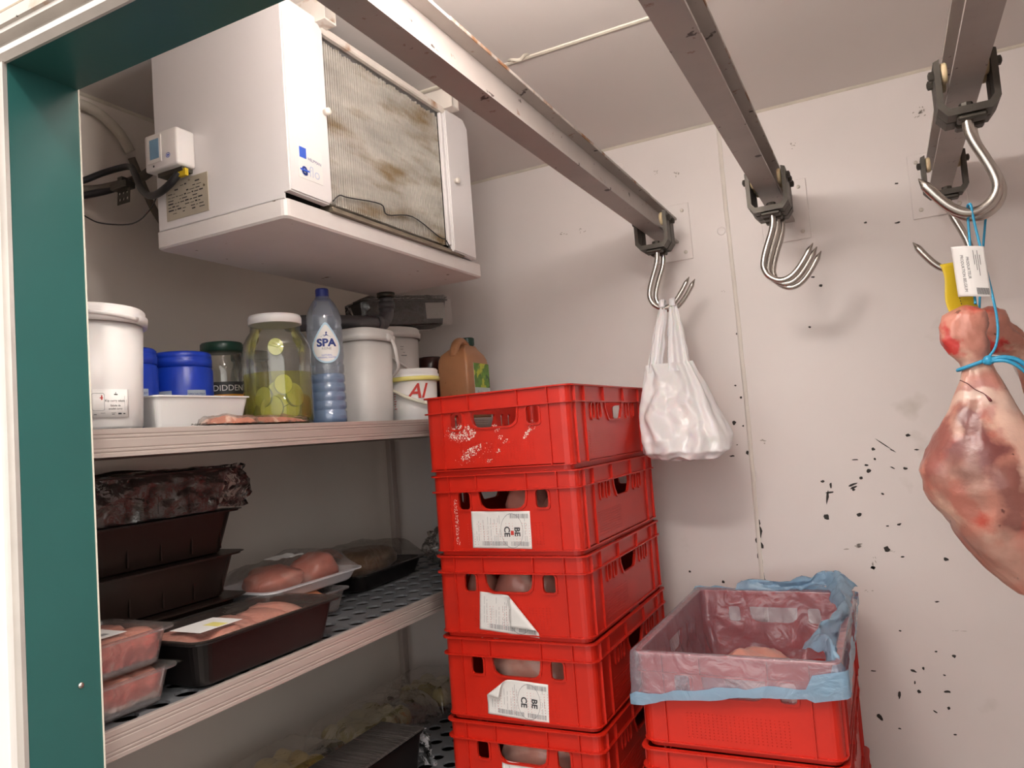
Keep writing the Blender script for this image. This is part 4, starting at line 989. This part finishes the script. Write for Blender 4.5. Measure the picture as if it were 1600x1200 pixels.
b = rects([(-.02, .018, -.008, .0195), (-.02, .010, -.010, .0112), (-.012, .0, -.004, .0012), (-.018, -.010, .002, -.0075), (-.018, -.082, -.006, -.0808)], f); b.build('printed_marks', INKG, t)
YBK = (-1.215, 1.800)
t = bucket('plastic_bucket', 'small white bucket with yellow-rimmed lid and red lettering', (*YBK, ZT), .066, .070, .148, .034, WPL, WPL, 'handled buckets')
MB().lathe([(.0775, .114), (.0792, .116), (.0792, .124), (.0775, .126)], 40).build('yellow_ring', YEL, t)
ay = math.atan2(-1.80, 1.215)
MB().tube(smoothpath([(.080*math.cos(ay-1.15), .080*math.sin(ay-1.15), .108), (.083*math.cos(ay-.7), .083*math.sin(ay-.7), .088), (.086*math.cos(ay-.1), .086*math.sin(ay-.1), .062), (.088*math.cos(ay+.5), .088*math.sin(ay+.5), .045), (.086*math.cos(ay+1.2), .086*math.sin(ay+1.2), .040)], 6), .0055, 8, flat=.7).build('handle', CREAMP, t)
f = wrap(0, 0, .0712, ay+.20, .082)
text_mb('Al', .058, fn=lambda u, v: f(u+v*.35, v), bold=.001).build('lettering', INKR, t)
f = wrap(0, 0, .0705, ay-.80, .055)
rects([(-.006, .024-k*.007, .004-(k % 3)*.002, .026-k*.007) for k in range(7)], f).build('red_print', INKR, t)
t = thing('dark_jar', 'dark brown jar half hidden between the bucket and the canister', 'jar', (-1.345, 2.105, ZT))
MB().lathe([(.040, 0), (.044, .005), (.044, .14), (.040, .155), (.036, .16), (.036, .172)], 28).build('body', DBRN, t)
MB().lathe([(.040, .168), (.041, .170), (.041, .214), (.038, .218), (.001, .218)], 28).build('lid', DBRN, t)
# brown canister with a looped handle
t = thing('canister', 'brown plastic canister with green cap and leafy label', 'canister', (-1.195, 2.065, ZT), R(3))
def can_ring(z, sx, sy, cx=0, cy=0): return [(cx+p[0], cy+p[1], z) for p in rrect(-sx, -sy, sx, sy, min(sx, sy)*.16, 3)]
rg = [can_ring(0, .050, .073), can_ring(.006, .053, .077), can_ring(.172, .053, .077), can_ring(.190, .051, .074), can_ring(.205, .045, .068), can_ring(.222, .030, .052, 0, .008), can_ring(.236, .022, .036, 0, .018)]
k = len(rg[0]); fs = [tuple(range(k-1, -1, -1)), tuple(range((len(rg)-1)*k, len(rg)*k))]
for i in range(len(rg)-1):
    for j in range(k): fs.append((i*k+j, i*k+(j+1) % k, (i+1)*k+(j+1) % k, (i+1)*k+j))
MB().add([p for r in rg for p in r], fs, True).build('body', CANB, t)
MB().tube(smoothpath([(0, -.062, .196), (0, -.050, .226), (0, -.030, .246), (0, -.005, .250), (0, .018, .240), (0, .034, .226)], 6), .012, 12, flat=1.3).build('handle', CANB, t)
MB().lathe([(.020, .232), (.020, .240), (.0225, .241), (.0225, .262), (.020, .265), (.001, .265)], 20, (0, .040, 0), smooth=False).build('cap', DGREEN, t)
l = MB().box((.0532, -.036, .045), (.0540, .072, .175)).build('label', LGREY, t)
MB().box((.0540, -.036, .098), (.0543, .072, .175)).build('leaf_picture', LEAF, l)
text_mb('Boulion', .013, fn=lambda u, v: (.0546, .0+u, .083+v)).build('lettering', INKG, l)
rects([(-.02, .056, .03, .059)], lambda u, v: (.0546, u, v)).build('printed_line', INKG, l)
# wrapped black tray lying across the back bucket
t = thing('wrapped_tray', 'black tray in crumpled clear film lying on the round bucket', 'tray', (-1.385, 2.01, ZT+.313), R(62))
taper_box(t, .150, .060, .085, .014, .002, TRAYK, 'tray', .02, .006)
def wr(u, v):
    a = 2*PI*v; k = 1.05+.03*fbm((u*9, math.cos(a)*2, math.sin(a)*2)); e = min(1, .82+min(u, 1-u)*2.2); x = (u-.5)*.325
    cy, cz = math.cos(a), math.sin(a); m_ = max(abs(cy), abs(cz)); return (x, .069*cy/m_*k*e, max(.0005, .045+.049*cz/m_*k*e))
MB().surf(lambda v, u: wr(u, v), 48, 30, cu=True).build('film', WRAP, t)
MB().box((.06, -.0675, .02), (.13, -.0668, .072)).build('paper_label', mat('grey_paper', (.5, .49, .47), .6), t)  # paper label, brightened to double as pale highlights on the wrap
t.rotation_euler = (0, R(-3), R(62))

# ------------------------------------------------------------------ things on the middle shelf
ZM = SZ[1]
def gastro(loc, lab, x, y, h, m, group, tp=.02, lip=.014):
    t = thing('food_tray', lab, 'tray', loc, 0, group)
    o = taper_box(t, x, y, h, tp, .003, m, 'tray', .03, lip)
    return t
for k, lab in enumerate(('bottom dark brown tray of the stack behind the film-lidded tray', 'dark brown tray second from the bottom of its stack', 'dark brown tray right under the film-wrapped one', 'top dark brown tray of the stack, wrapped in clear film')):
    t = gastro((-1.455, 1.042, ZM+.001+k*.0945), lab, .125, .190, .0935, TRAYB, 'stacked dark brown trays')
    for j in range(5):
        MB().box((.1105, -.15+j*.075, .012), (.1150, -.147+j*.075, .085)).build('rib', TRAYB, t)
    if k < 3:
        MB().prism(rrect(-.135, -.215, .135, .215, .03, 4), 'z', .0934, .0942).build('lid', TRAYB, t)
    else:
        blob((0, 0, .05), (.10, .17, .055), 4, .1, 1.2, 18).build('contents', BROWNM, t)
        def g(u, v):
            p = perim(u, .128, .210); q = 1+.05*fbm((p[0]*18, p[1]*18, v*3)); z = .098-.098*v
            if v < .001: z = .097
            k_ = 1.02+.05*math.sin(PI*min(v*1.1, 1)); x_, y_ = p[0]*q*k_, p[1]*q*k_
            return (x_+.012*fbm((u*60, v*6, 2)), y_+.012*fbm((u*50, v*6, 9)), z+.008*fbm((u*40, v*4, 1)) if v < .9 else max(.003, z+.006*fbm((u*40, 1, 1))))
        MB().surf(g, 130, 14, cu=True).surf(lambda u, v: ((u-.5)*.262, (v-.5)*.425, .098+.004*fbm((u*6, v*9, 3))), 16, 24).build('film', WRAP, t)
# clear trays of chicken
def chicken(loc, lab, lid):
    t = thing('chicken_tray', lab, 'meat tray', loc, 0, 'clear trays of chicken by the doorway')
    taper_box(t, .085, .080, .060, .010, .0012, CLRT, 'tray', .022, .011)
    random.seed(int(loc[2]*1000))
    b = MB()
    for i in range(3):
        for j in range(2):
            blob((-.036+j*.072+random.uniform(-.004, .004), -.050+i*.050, .031), (.042, .030, .034), i*2+j+int(loc[2]*100), .16, 1.2, 16, b)
    b.v = [(max(-.0735, min(.0735, p[0])), max(-.0695, min(.0695, p[1])), max(.008, min(.0575, p[2]))) for p in b.v]
    b.build('chicken_fillets', CHICK, t)
    MB().surf(lambda u, v: ((u-.5)*.190, (v-.5)*.180, .0612+.0012*fbm((u*5, v*5, 1))), 14, 18).build('film', VAC, t)
    if lid:
        l = MB().box((-.03, -.07, .0625), (.055, .02, .0630)).build('paper_label', PAPERW, t)
        MB().box((-.02, -.06, .0630), (.02, -.0, .0632)).build('green_print', LEAF, l); MB().box((.025, -.06, .0630), (.04, .0, .0632)).build('printed_block', INKG, l)
    return t
chicken((-1.205, .806, ZM+.001), 'lower clear tray of pink chicken on the middle shelf', False)
chicken((-1.207, .805, ZM+.0655), 'upper clear tray of pink chicken with a green and white label', True)
# film-lidded black tray
t = thing('meat_tray', 'long black tray of pink meat sealed with clear film and labelled', 'meat tray', (-1.195, 1.098, ZM+.001), R(0))
taper_box(t, .100, .180, .084, .016, .003, TRAYK, 'tray', .028, .014)
b = MB()
for k in range(5): blob((-.02+.03*(k % 2), -.13+k*.062, .050), (.080, .05, .034), 60+k, .18, 1.4, 18, b)
b.v = [(max(-.080, min(.080, p[0])), max(-.160, min(.160, p[1])), max(.008, min(.080, p[2]))) for p in b.v]
b.build('meat', CHICK, t)
MB().surf(lambda u, v: ((u-.5)*.222, (v-.5)*.380, .0852+.0015*fbm((u*5, v*5, 1))), 16, 24).build('film', VAC, t)
l = MB().box((-.03, -.135, .0872), (.05, -.035, .0877)).build('paper_label', PAPERW, t)
MB().box((.005, -.09, .0877), (.045, -.065, .0879)).build('yellow_print', YEL, l)
# white trays with pink and orange meat behind it
t = thing('meat_tray', 'white plastic tray of orange meat under the pink one', 'meat tray', (-1.325, 1.400, ZM+.001))
taper_box(t, .080, .098, .055, .012, .0015, CLRT, 'tray', .025, .010)
blob((0, 0, .030), (.062, .078, .03), 14, .1, 1.3, 20).build('meat', SALMON, t)
t = thing('meat_tray', 'shallow white tray of pink meat with a paper label on its film', 'meat tray', (-1.375, 1.430, ZM+.0585))
taper_box(t, .098, .160, .030, .012, .0015, WTRAY, 'tray', .03, .012)
b = MB(); blob((.02, .07, .036), (.055, .065, .046), 31, .2, 1.5, 24, b); blob((.0, -.05, .034), (.065, .085, .036), 32, .2, 1.5, 24, b); b.build('meat', MEATP, t)
def hump(u, v):
    x, y = (u-.5)*.20, (v-.5)*.31; e = min(1, 7*min(u, 1-u, v, 1-v))
    return (x, y, .032+e*(.040+.016*math.exp(-((y-.07)/.06)**2)+.005*fbm((x*22, y*22, 2))))
MB().surf(hump, 24, 32).build('film', VAC, t)
MB().surf(lambda u, v: ((u-.5)*.06-.01, (v-.5)*.09-.005, .083+.004*fbm((u*3, v*3, 5))), 8, 10).build('paper_label', PAPERW, t)
# wrapped black tray of brown meat and a crumpled bag further along
t = thing('meat_tray', 'black tray of brown cooked meat in a clear bag on the middle shelf', 'meat tray', (-1.44, 1.80, ZM+.001), R(2))
taper_box(t, .115, .165, .050, .016, .003, TRAYK, 'tray', .03, .010)
blob((0, 0, .060), (.095, .145, .042), 71, .14, 1.6, 26).build('meat', BROWNM, t)
def hump2(u, v):
    x, y = (u-.5)*.25, (v-.5)*.36; e = min(1, 6*min(u, 1-u, v, 1-v))
    return (x, y, .046+e*(.062+.007*fbm((x*20, y*20, 2))))
MB().surf(hump2, 26, 34).build('film', VAC, t)
MB().surf(lambda u, v: (-.02+(u-.5)*.12+.05*v*0, -.165-.10*v, .075-.05*v*(1-.3*math.sin(u*7))+.006*fbm((u*7, v*7, 3))), 10, 12).build('film_tail', VAC, t)
t = thing('plastic_bag', 'crumpled clear plastic bag with grey contents beside the crate stack', 'bag', (-1.285, 2.075, ZM+.001))
def crump(u, v):
    a = 2*PI*u; b_ = PI*(v-.5); d = Vector((math.cos(a)*math.cos(b_), math.sin(a)*math.cos(b_), math.sin(b_))); k = 1+.45*abs(fbm(d, 2.6, 4))-.12
    return (d.x*.085*k, d.y*.10*k, max(.001, .062+d.z*.062*k))
MB().surf(crump, 60, 30, cu=True).build('film', WRAP, t)
blob((0, 0, .042), (.055, .07, .042), 81, .2, 1.6, 18).build('contents', mat('grey_contents', (.3, .29, .28), .5, var=.2), t)

# ------------------------------------------------------------------ things on the bottom shelf
ZL = SZ[2]
def pillow(lab, loc, rz, lx, ly, h, seed, kinds, cat='vacuum bag'):
    t = thing('vacuum_bag', lab, cat, loc, rz, 'vacuum bags on the bottom shelf')
    random.seed(seed); b = MB()
    n = 0; yv = -ly*.36
    while yv < ly*.36:
        xv = -lx*.30
        while xv < lx*.32:
            blob((xv, yv, h*.38), (random.uniform(.026, .036), random.uniform(.028, .042), h*.36), seed+n, .15, 1.4, 14, b, random.uniform(0, PI)); n += 1; xv += .056
        yv += .062
    b.build('contents', kinds, t)
    def up_(u, v):
        x, y = (u-.5)*lx, (v-.5)*ly; e = min(1, 9*min(u, 1-u, v, 1-v))**.5; return (x*1.10, y*1.10, .003+e*(h*.90+.008*fbm((x*18, y*18, seed)))+.003*fbm((x*30, y*30, 5+seed)))
    MB().surf(up_, 30, 36).build('film', film('bag_film', (.98, .97, .95), .92, (.7, .66, .58), .18, .1, .8, 18), t)
    return t
pillow('clear vacuum bag of yellow potatoes on the bottom shelf', (-1.47, 1.43, ZL+.001), R(0), .22, .38, .095, 3, POTATO)
pillow('clear vacuum bag of pale endives beside the potatoes', (-1.46, 1.845, ZL+.001), R(0), .22, .34, .090, 9, ENDIVE)
pillow('clear vacuum bag of pale vegetables nearest the corner post', (-1.46, 2.145, ZL+.001), R(90), .20, .22, .085, 15, ENDIVE)
t = thing('black_box', 'long black plastic box with painted highlight streaks on its lid, wrapped in foil-like film', 'box', (-1.235, 1.470, ZL+.001))
taper_box(t, .066, .200, .110, .012, .003, TRAYK, 'tub', .018, .004)
MB().box((-.070, -.204, .1105), (.070, .204, .1185), .003).build('lid', mat('brushed_black', (.11, .095, .09), .25, .3, var=.6, vscale=6, stretch=(2, 40, 2)), t)  # lighter streaks in the lid colour stand in for highlights
def drape(u, v):
    x = -.075+.15*u; y = .206+.03*v+.012*fbm((u*7, v*4, 2)); z = .115-.111*v
    return (x+.008*fbm((u*9, v*7, 5)), y, max(.001, z))
MB().surf(drape, 26, 16).build('crumpled_film', film('foil_film', (.9, .9, .92), .45, (.62, .6, .63), .6, .15, 1.0, 40), t)
t = thing('food_tray', 'black tray at the doorway end of the bottom shelf', 'tray', (-1.33, .99, ZL+.001))
taper_box(t, .115, .165, .060, .016, .003, TRAYK, 'tray', .03, .010)
MB().surf(lambda u, v: ((u-.5)*.22, (v-.5)*.32, .0615+.002*fbm((u*6, v*6, 1))), 12, 16).build('film', VAC, t)

# ------------------------------------------------------------------ white carrier bag on its hook
BX, BY = -.492, 2.02
cb = thing('carrier_bag', 'white plastic carrier bag hanging full from the hook', 'bag', (BX, BY, 1.325))
# rings: height, centre x, centre y, half width, half depth
RG = [(.000, -.005, -.010, .050, .030), (.006, -.003, -.010, .092, .052), (.025, .001, -.006, .117, .070), (.060, .001, .000, .119, .074), (.100, -.008, .006, .113, .064), (.150, -.020, .014, .099, .050), (.200, -.031, .028, .084, .036), (.240, -.040, .040, .073, .024), (.270, -.045, .048, .066, .015)]
def ringat(v):
    k = v*(len(RG)-1); i = min(int(k), len(RG)-2); f = k-i; return [a*(1-f)+c*f for a, c in zip(RG[i], RG[i+1])]
def bagpt(u, v):
    z, cx, cy, hw, hd = ringat(v); a = 2*PI*u; ca, sa = math.cos(a), math.sin(a)
    e = .75; x = math.copysign(abs(ca)**e, ca)*hw; y = math.copysign(abs(sa)**e, sa)*hd
    fold = .008*math.sin(a*9+3*fbm((u*4, v*3, 1)))*min(1, v*1.6)+.020*fbm((x*14, y*14, z*7), 1, 3)*(1-.5*v)
    cre = .016*abs(fbm((x*20, z*12, y*16), 1, 3))
    return (cx+x+ca*fold*.5, cy+y+sa*(fold-cre), z+.010*fbm((x*18, y*10, 2))*(1-v))
b = MB().surf(bagpt, 110, 60, cu=True)
b.surf(lambda u, v: (lambda p: (-.010+(p[0]+.010)*v, -.010+(p[1]+.010)*v, p[2]*v+(-.002)*(1-v)))(bagpt(u, 0)), 110, 3, cu=True)
b.build('body', BAG, cb)
HK = Vector((.0, .080, .4365))          # bottom of the hook bend, from the bag's base
def handle(x0, x1, top, seed):
    def f(u, v):
        z0 = .245; s_ = v; a = 2*PI*u
        cx = (x0+x1)/2*(1-s_)+top*s_; hw = (abs(x1-x0)/2)*(1-s_)**.75+.0100*s_; hd = .016*(1-s_)+.008*s_
        x = cx+math.cos(a)*hw+.004*fbm((u*5+seed, v*4, seed)); y = .044*(1-s_)+(HK.y)*s_+math.sin(a)*hd*(1+.5*math.sin(a*6+seed))
        return (x, y, z0+(HK.z-.004-z0)*s_)
    b = MB().surf(f, 36, 24, cu=True)
    P = [(top, HK.y-.012, HK.z-.004), (top, HK.y-.010, HK.z+.012), (top, HK.y, HK.z+.017), (top, HK.y+.010, HK.z+.012), (top, HK.y+.012, HK.z-.004)]
    b.tube(smoothpath(P, 4), .0045, 8, flat=2.0)
    return b.build('handle', BAG, cb)
handle(-.108, -.062, -.052, 1); handle(-.046, .020, -.022, 4)

# ------------------------------------------------------------------ hanging legs of meat
def meat_mat():
    m = mat('leg_meat', (.58, .25, .19), .30, var=.3, vscale=12, bump=.7, bscale=24, sss=.06, bdist=.006, spots=[((.70, .45, .35), 11, .52, .1, 6), ((.50, .09, .06), 15, .60, .08, 6), ((.12, .04, .03), 45, .66, .03, 6)])
    nt = m.node_tree; N = nt.nodes; L = nt.links; b = N['Principled BSDF']; src = b.inputs['Base Color'].links[0].from_socket
    tc = N.new('ShaderNodeTexCoord'); ns = N.new('ShaderNodeTexNoise'); ns.inputs['Scale'].default_value = 26; ns.inputs['Detail'].default_value = 4; L.new(tc.outputs['Object'], ns.inputs['Vector'])
    n2 = N.new('ShaderNodeTexNoise'); n2.inputs['Scale'].default_value = 11; n2.inputs['Detail'].default_value = 6; L.new(tc.outputs['Object'], n2.inputs['Vector'])
    s2 = N.new('ShaderNodeVectorMath'); s2.operation = 'SUBTRACT'; s2.inputs[1].default_value = (.5, .5, .5); L.new(n2.outputs['Color'], s2.inputs[0])
    s3 = N.new('ShaderNodeVectorMath'); s3.operation = 'SCALE'; s3.inputs['Scale'].default_value = .13; L.new(s2.outputs[0], s3.inputs[0])
    s4 = N.new('ShaderNodeVectorMath'); s4.operation = 'ADD'; L.new(tc.outputs['Object'], s4.inputs[0]); L.new(s3.outputs[0], s4.inputs[1]); dco = s4.outputs[0]
    # darker muscle showing through the membrane, paler fat and red cut patches: centre, radii, colour
    for c, r, col, st in (((-.018, -.06, -.245), (.030, .09, .058), (.16, .045, .045), .9), ((.030, -.06, -.325), (.045, .09, .048), (.20, .07, .06), .85), ((-.068, -.02, -.21), (.022, .09, .09), (.24, .075, .065), .8), ((.012, -.05, -.165), (.03, .06, .045), (.45, .20, .18), .7), ((.00, -.06, -.175), (.05, .09, .016), (.74, .56, .47), .8), ((.045, -.06, -.22), (.02, .09, .10), (.76, .52, .42), .75), ((.075, -.03, -.40), (.04, .09, .06), (.62, .10, .07), .75), ((-.022, -.05, -.055), (.008, .08, .03), (.55, .03, .03), .9), ((-.045, -.04, -.31), (.03, .09, .05), (.34, .19, .15), .6), ((.02, -.05, -.42), (.06, .09, .05), (.50, .32, .26), .6)):
        sb = N.new('ShaderNodeVectorMath'); sb.operation = 'SUBTRACT'; sb.inputs[1].default_value = c; L.new(dco, sb.inputs[0])
        dv = N.new('ShaderNodeVectorMath'); dv.operation = 'DIVIDE'; dv.inputs[1].default_value = r; L.new(sb.outputs[0], dv.inputs[0])
        ln_ = N.new('ShaderNodeVectorMath'); ln_.operation = 'LENGTH'; L.new(dv.outputs[0], ln_.inputs[0])
        ad = N.new('ShaderNodeMath'); ad.operation = 'MULTIPLY_ADD'; ad.inputs[1].default_value = .9; L.new(ns.outputs[0], ad.inputs[0]); L.new(ln_.outputs['Value'], ad.inputs[2])
        mr = N.new('ShaderNodeMapRange'); mr.inputs[1].default_value = 1.2; mr.inputs[2].default_value = 1.7; mr.inputs[3].default_value = st; mr.inputs[4].default_value = 0; L.new(ad.outputs[0], mr.inputs[0])
        mx = N.new('ShaderNodeMix'); mx.data_type = 'RGBA'; L.new(mr.outputs[0], mx.inputs[0]); L.new(src, mx.inputs[6]); mx.inputs[7].default_value = (*col, 1); src = mx.outputs[2]
    L.new(src, b.inputs['Base Color'])
    return m
LEG = meat_mat()
LR = [(.004, .000, .004), (-.002, .000, .018), (-.010, -.002, .029), (-.030, -.005, .036), (-.055, -.006, .037), (-.078, -.002, .031), (-.094, .005, .0245), (-.106, .009, .0245), (-.125, .010, .031), (-.150, .009, .040), (-.180, .006, .053), (-.210, .003, .070), (-.240, .001, .086), (-.275, .003, .0965), (-.310, .007, .0975), (-.345, .013, .092), (-.380, .021, .081), (-.415, .029, .066), (-.445, .036, .049), (-.470, .041, .033), (-.488, .044, .016), (-.494, .045, .002)]
def leg_mb(seed, mir=1):
    b = MB(); n = len(LR)-1
    def f(u, v):
        k = v*n; i = min(int(k), n-1); t_ = k-i; z, cx, r = [a*(1-t_)+c_*t_ for a, c_ in zip(LR[i], LR[i+1])]
        a = 2*PI*u; d = Vector((math.cos(a), math.sin(a)*.78, 0))
        k_ = 1+(.12+.16*max(0, min(1, (z+.10)/.05)))*fbm((d.x*1.3+seed, d.y*1.3, z*(11 if z < -.1 else 26)), 1, 3)+.04*fbm((d.x*4, d.y*4+seed, z*30), 1, 2)
        return (mir*(cx+d.x*r*k_), d.y*r*k_, z)
    return b.surf(f, 48, 84, cu=True)
LX, LY, LZ = .137, 1.505, 1.588
t = thing('hanging_meat', 'tagged leg of meat hanging from the thick hook by blue twine', 'meat', (LX, LY, LZ), 0, 'hanging legs of meat')
leg_mb(1.7).build('flesh', LEG, t)
MB().tube(smoothpath([(-.022, -.026, -.125), (-.012, -.031, -.132), (-.002, -.034, -.143), (.010, -.038, -.152), (.018, -.042, -.165)], 5), [.0008]*16+[.0012, .0018, .0022, .0024, .0015], 6).build('vein', mat('vein_red', (.12, .01, .012), .4), t)
t2 = thing('hanging_meat', 'leg of meat hanging behind the tagged one', 'meat', (.172, 1.640, 1.590), 0, 'hanging legs of meat')
t2.rotation_euler = (R(4), R(-36), R(15))
leg_mb(5.2).build('flesh', LEG, t2)
tw = thing('twine', 'blue twine tied round the shank and looped over the hook', 'twine', (LX, LY, LZ))
ring = [(.006+.0275*math.cos(a), -.001+.0225*math.sin(a), -.099+.008*math.cos(a)) for a in [2*PI*i/28 for i in range(29)]]
MB().tube(ring, .0032, 8).build('knot_loop', TWINE, tw)
hz = 1.7655-LZ
MB().tube(smoothpath([(.022, -.026, -.092), (.036, -.022, -.072), (.043, -.014, -.035), (.041, -.006, .02), (.036, .012, .09), (.031, .020, .150), (.029, .016, hz), (.027, .025, hz+.006), (.025, .036, hz), (.022, .030, .12), (.018, .012, .04), (.016, -.002, .004)], 5), .0022, 8).build('hanging_cord', TWINE, tw)
blob((.022, -.030, -.096), (.009, .007, .008), 3, .2, 2, 12, flat=False).build('knot', TWINE, tw)
MB().tube(smoothpath([(.024, -.032, -.096), (.045, -.036, -.094), (.066, -.036, -.104), (.085, -.032, -.130), (.10, -.028, -.165)], 5), .0040, 8).build('loose_end', TWINE, tw)
MB().tube(smoothpath([(.024, -.032, -.098), (.045, -.040, -.100), (.064, -.040, -.114), (.082, -.036, -.142), (.094, -.030, -.175)], 5), .0030, 8).build('loose_end', TWINE, tw)
# tags threaded on the twine
tg = thing('paper_tag', 'white paper tag with printed lines threaded on the blue twine', 'tag', (.152, 1.497, 1.648))
rot = R(-16)
def tagpt(u, v, e=0):
    x, z = u, v; c_, s_ = math.cos(rot), math.sin(rot)
    bend = .018*(u/.03)**2*(1 if u < 0 else .3); xx = x*c_+z*s_*-1*-1*0; 
    X = u*math.cos(rot)-v*math.sin(rot)*-1*-1; Z = u*math.sin(rot)*-1*-1+v*math.cos(rot)
    return (X-(v*.30), -.004+bend-e, Z+.10*u)
b = MB().surf(lambda p, q: tagpt((p-.5)*.050, (q-.5)*.092), 14, 18); b.build('sheet', PAPERW, tg, solid=.0003)
f = lambda u, v: tagpt(u, v, .0006)
b = text_mb('PRODUKTION BELGIUM', .0062, fn=lambda u, v: f(-.012+v, -.004-u)); text_mb('PRODUKTEUR', .0062, b, lambda u, v: f(-.004+v, .006-u))
rects([(.006+k*.003, .012-(k % 3)*.01, .0068+k*.003, .038-(k % 2)*.008) for k in range(4)], f, b); b.build('lettering', INK, tg)
rects([(.004+k*.0016, -.042, .0049+k*.0016, -.030) for k in range(12)], f).build('bar_code', INK, tg)
ty = thing('yellow_tag', 'yellow card tag hanging behind the white paper tag', 'tag', (.134, 1.515, 1.628))
def ytp(u, v, e=0): return (u+.004*math.sin(v*60)-v*.12, .006+.010*math.sin(u*60)-e, v+.10*u)
MB().surf(lambda p, q: ytp((p-.5)*.046, (q-.5)*.088), 12, 14).build('card', YTAG, ty, solid=.0006)
rects([(-.0006+.00*k, -.012-k*.005, .0006, -.0095-k*.005) for k in range(5)], lambda u, v: ytp(u, v, .001)).build('lettering', INK, ty)
wt = thing('paper_tag', 'white printed tag on the leg of meat that hangs behind', 'tag', (.262, 1.735, 1.520), R(-8))
MB().box((-.045, -.0004, -.045), (.045, .0004, .030), .0002).build('sheet', PAPERW, wt)
fw = lambda u, v: (u, -.0009, v)
b = text_mb('G/Titel', .012, fn=lambda u, v: fw(u-.02, v+.010)); rects([(-.045, .024, .045, .0265), (-.04, -.03, .0, -.018), (.01, -.004, .03, .014)], fw, b); b.build('lettering', INK, wt)
wt.rotation_euler = (0, R(-18), R(-8))
tc_ = MB().tube(smoothpath([(.172, 1.640, 1.595), (.180, 1.625, 1.66), (RX['meat']+.012, 1.582, 1.757)], 6), .0022, 6).build('twine', TWINE); tag(tc_, 'blue twine holding the leg of meat that hangs behind', 'twine')
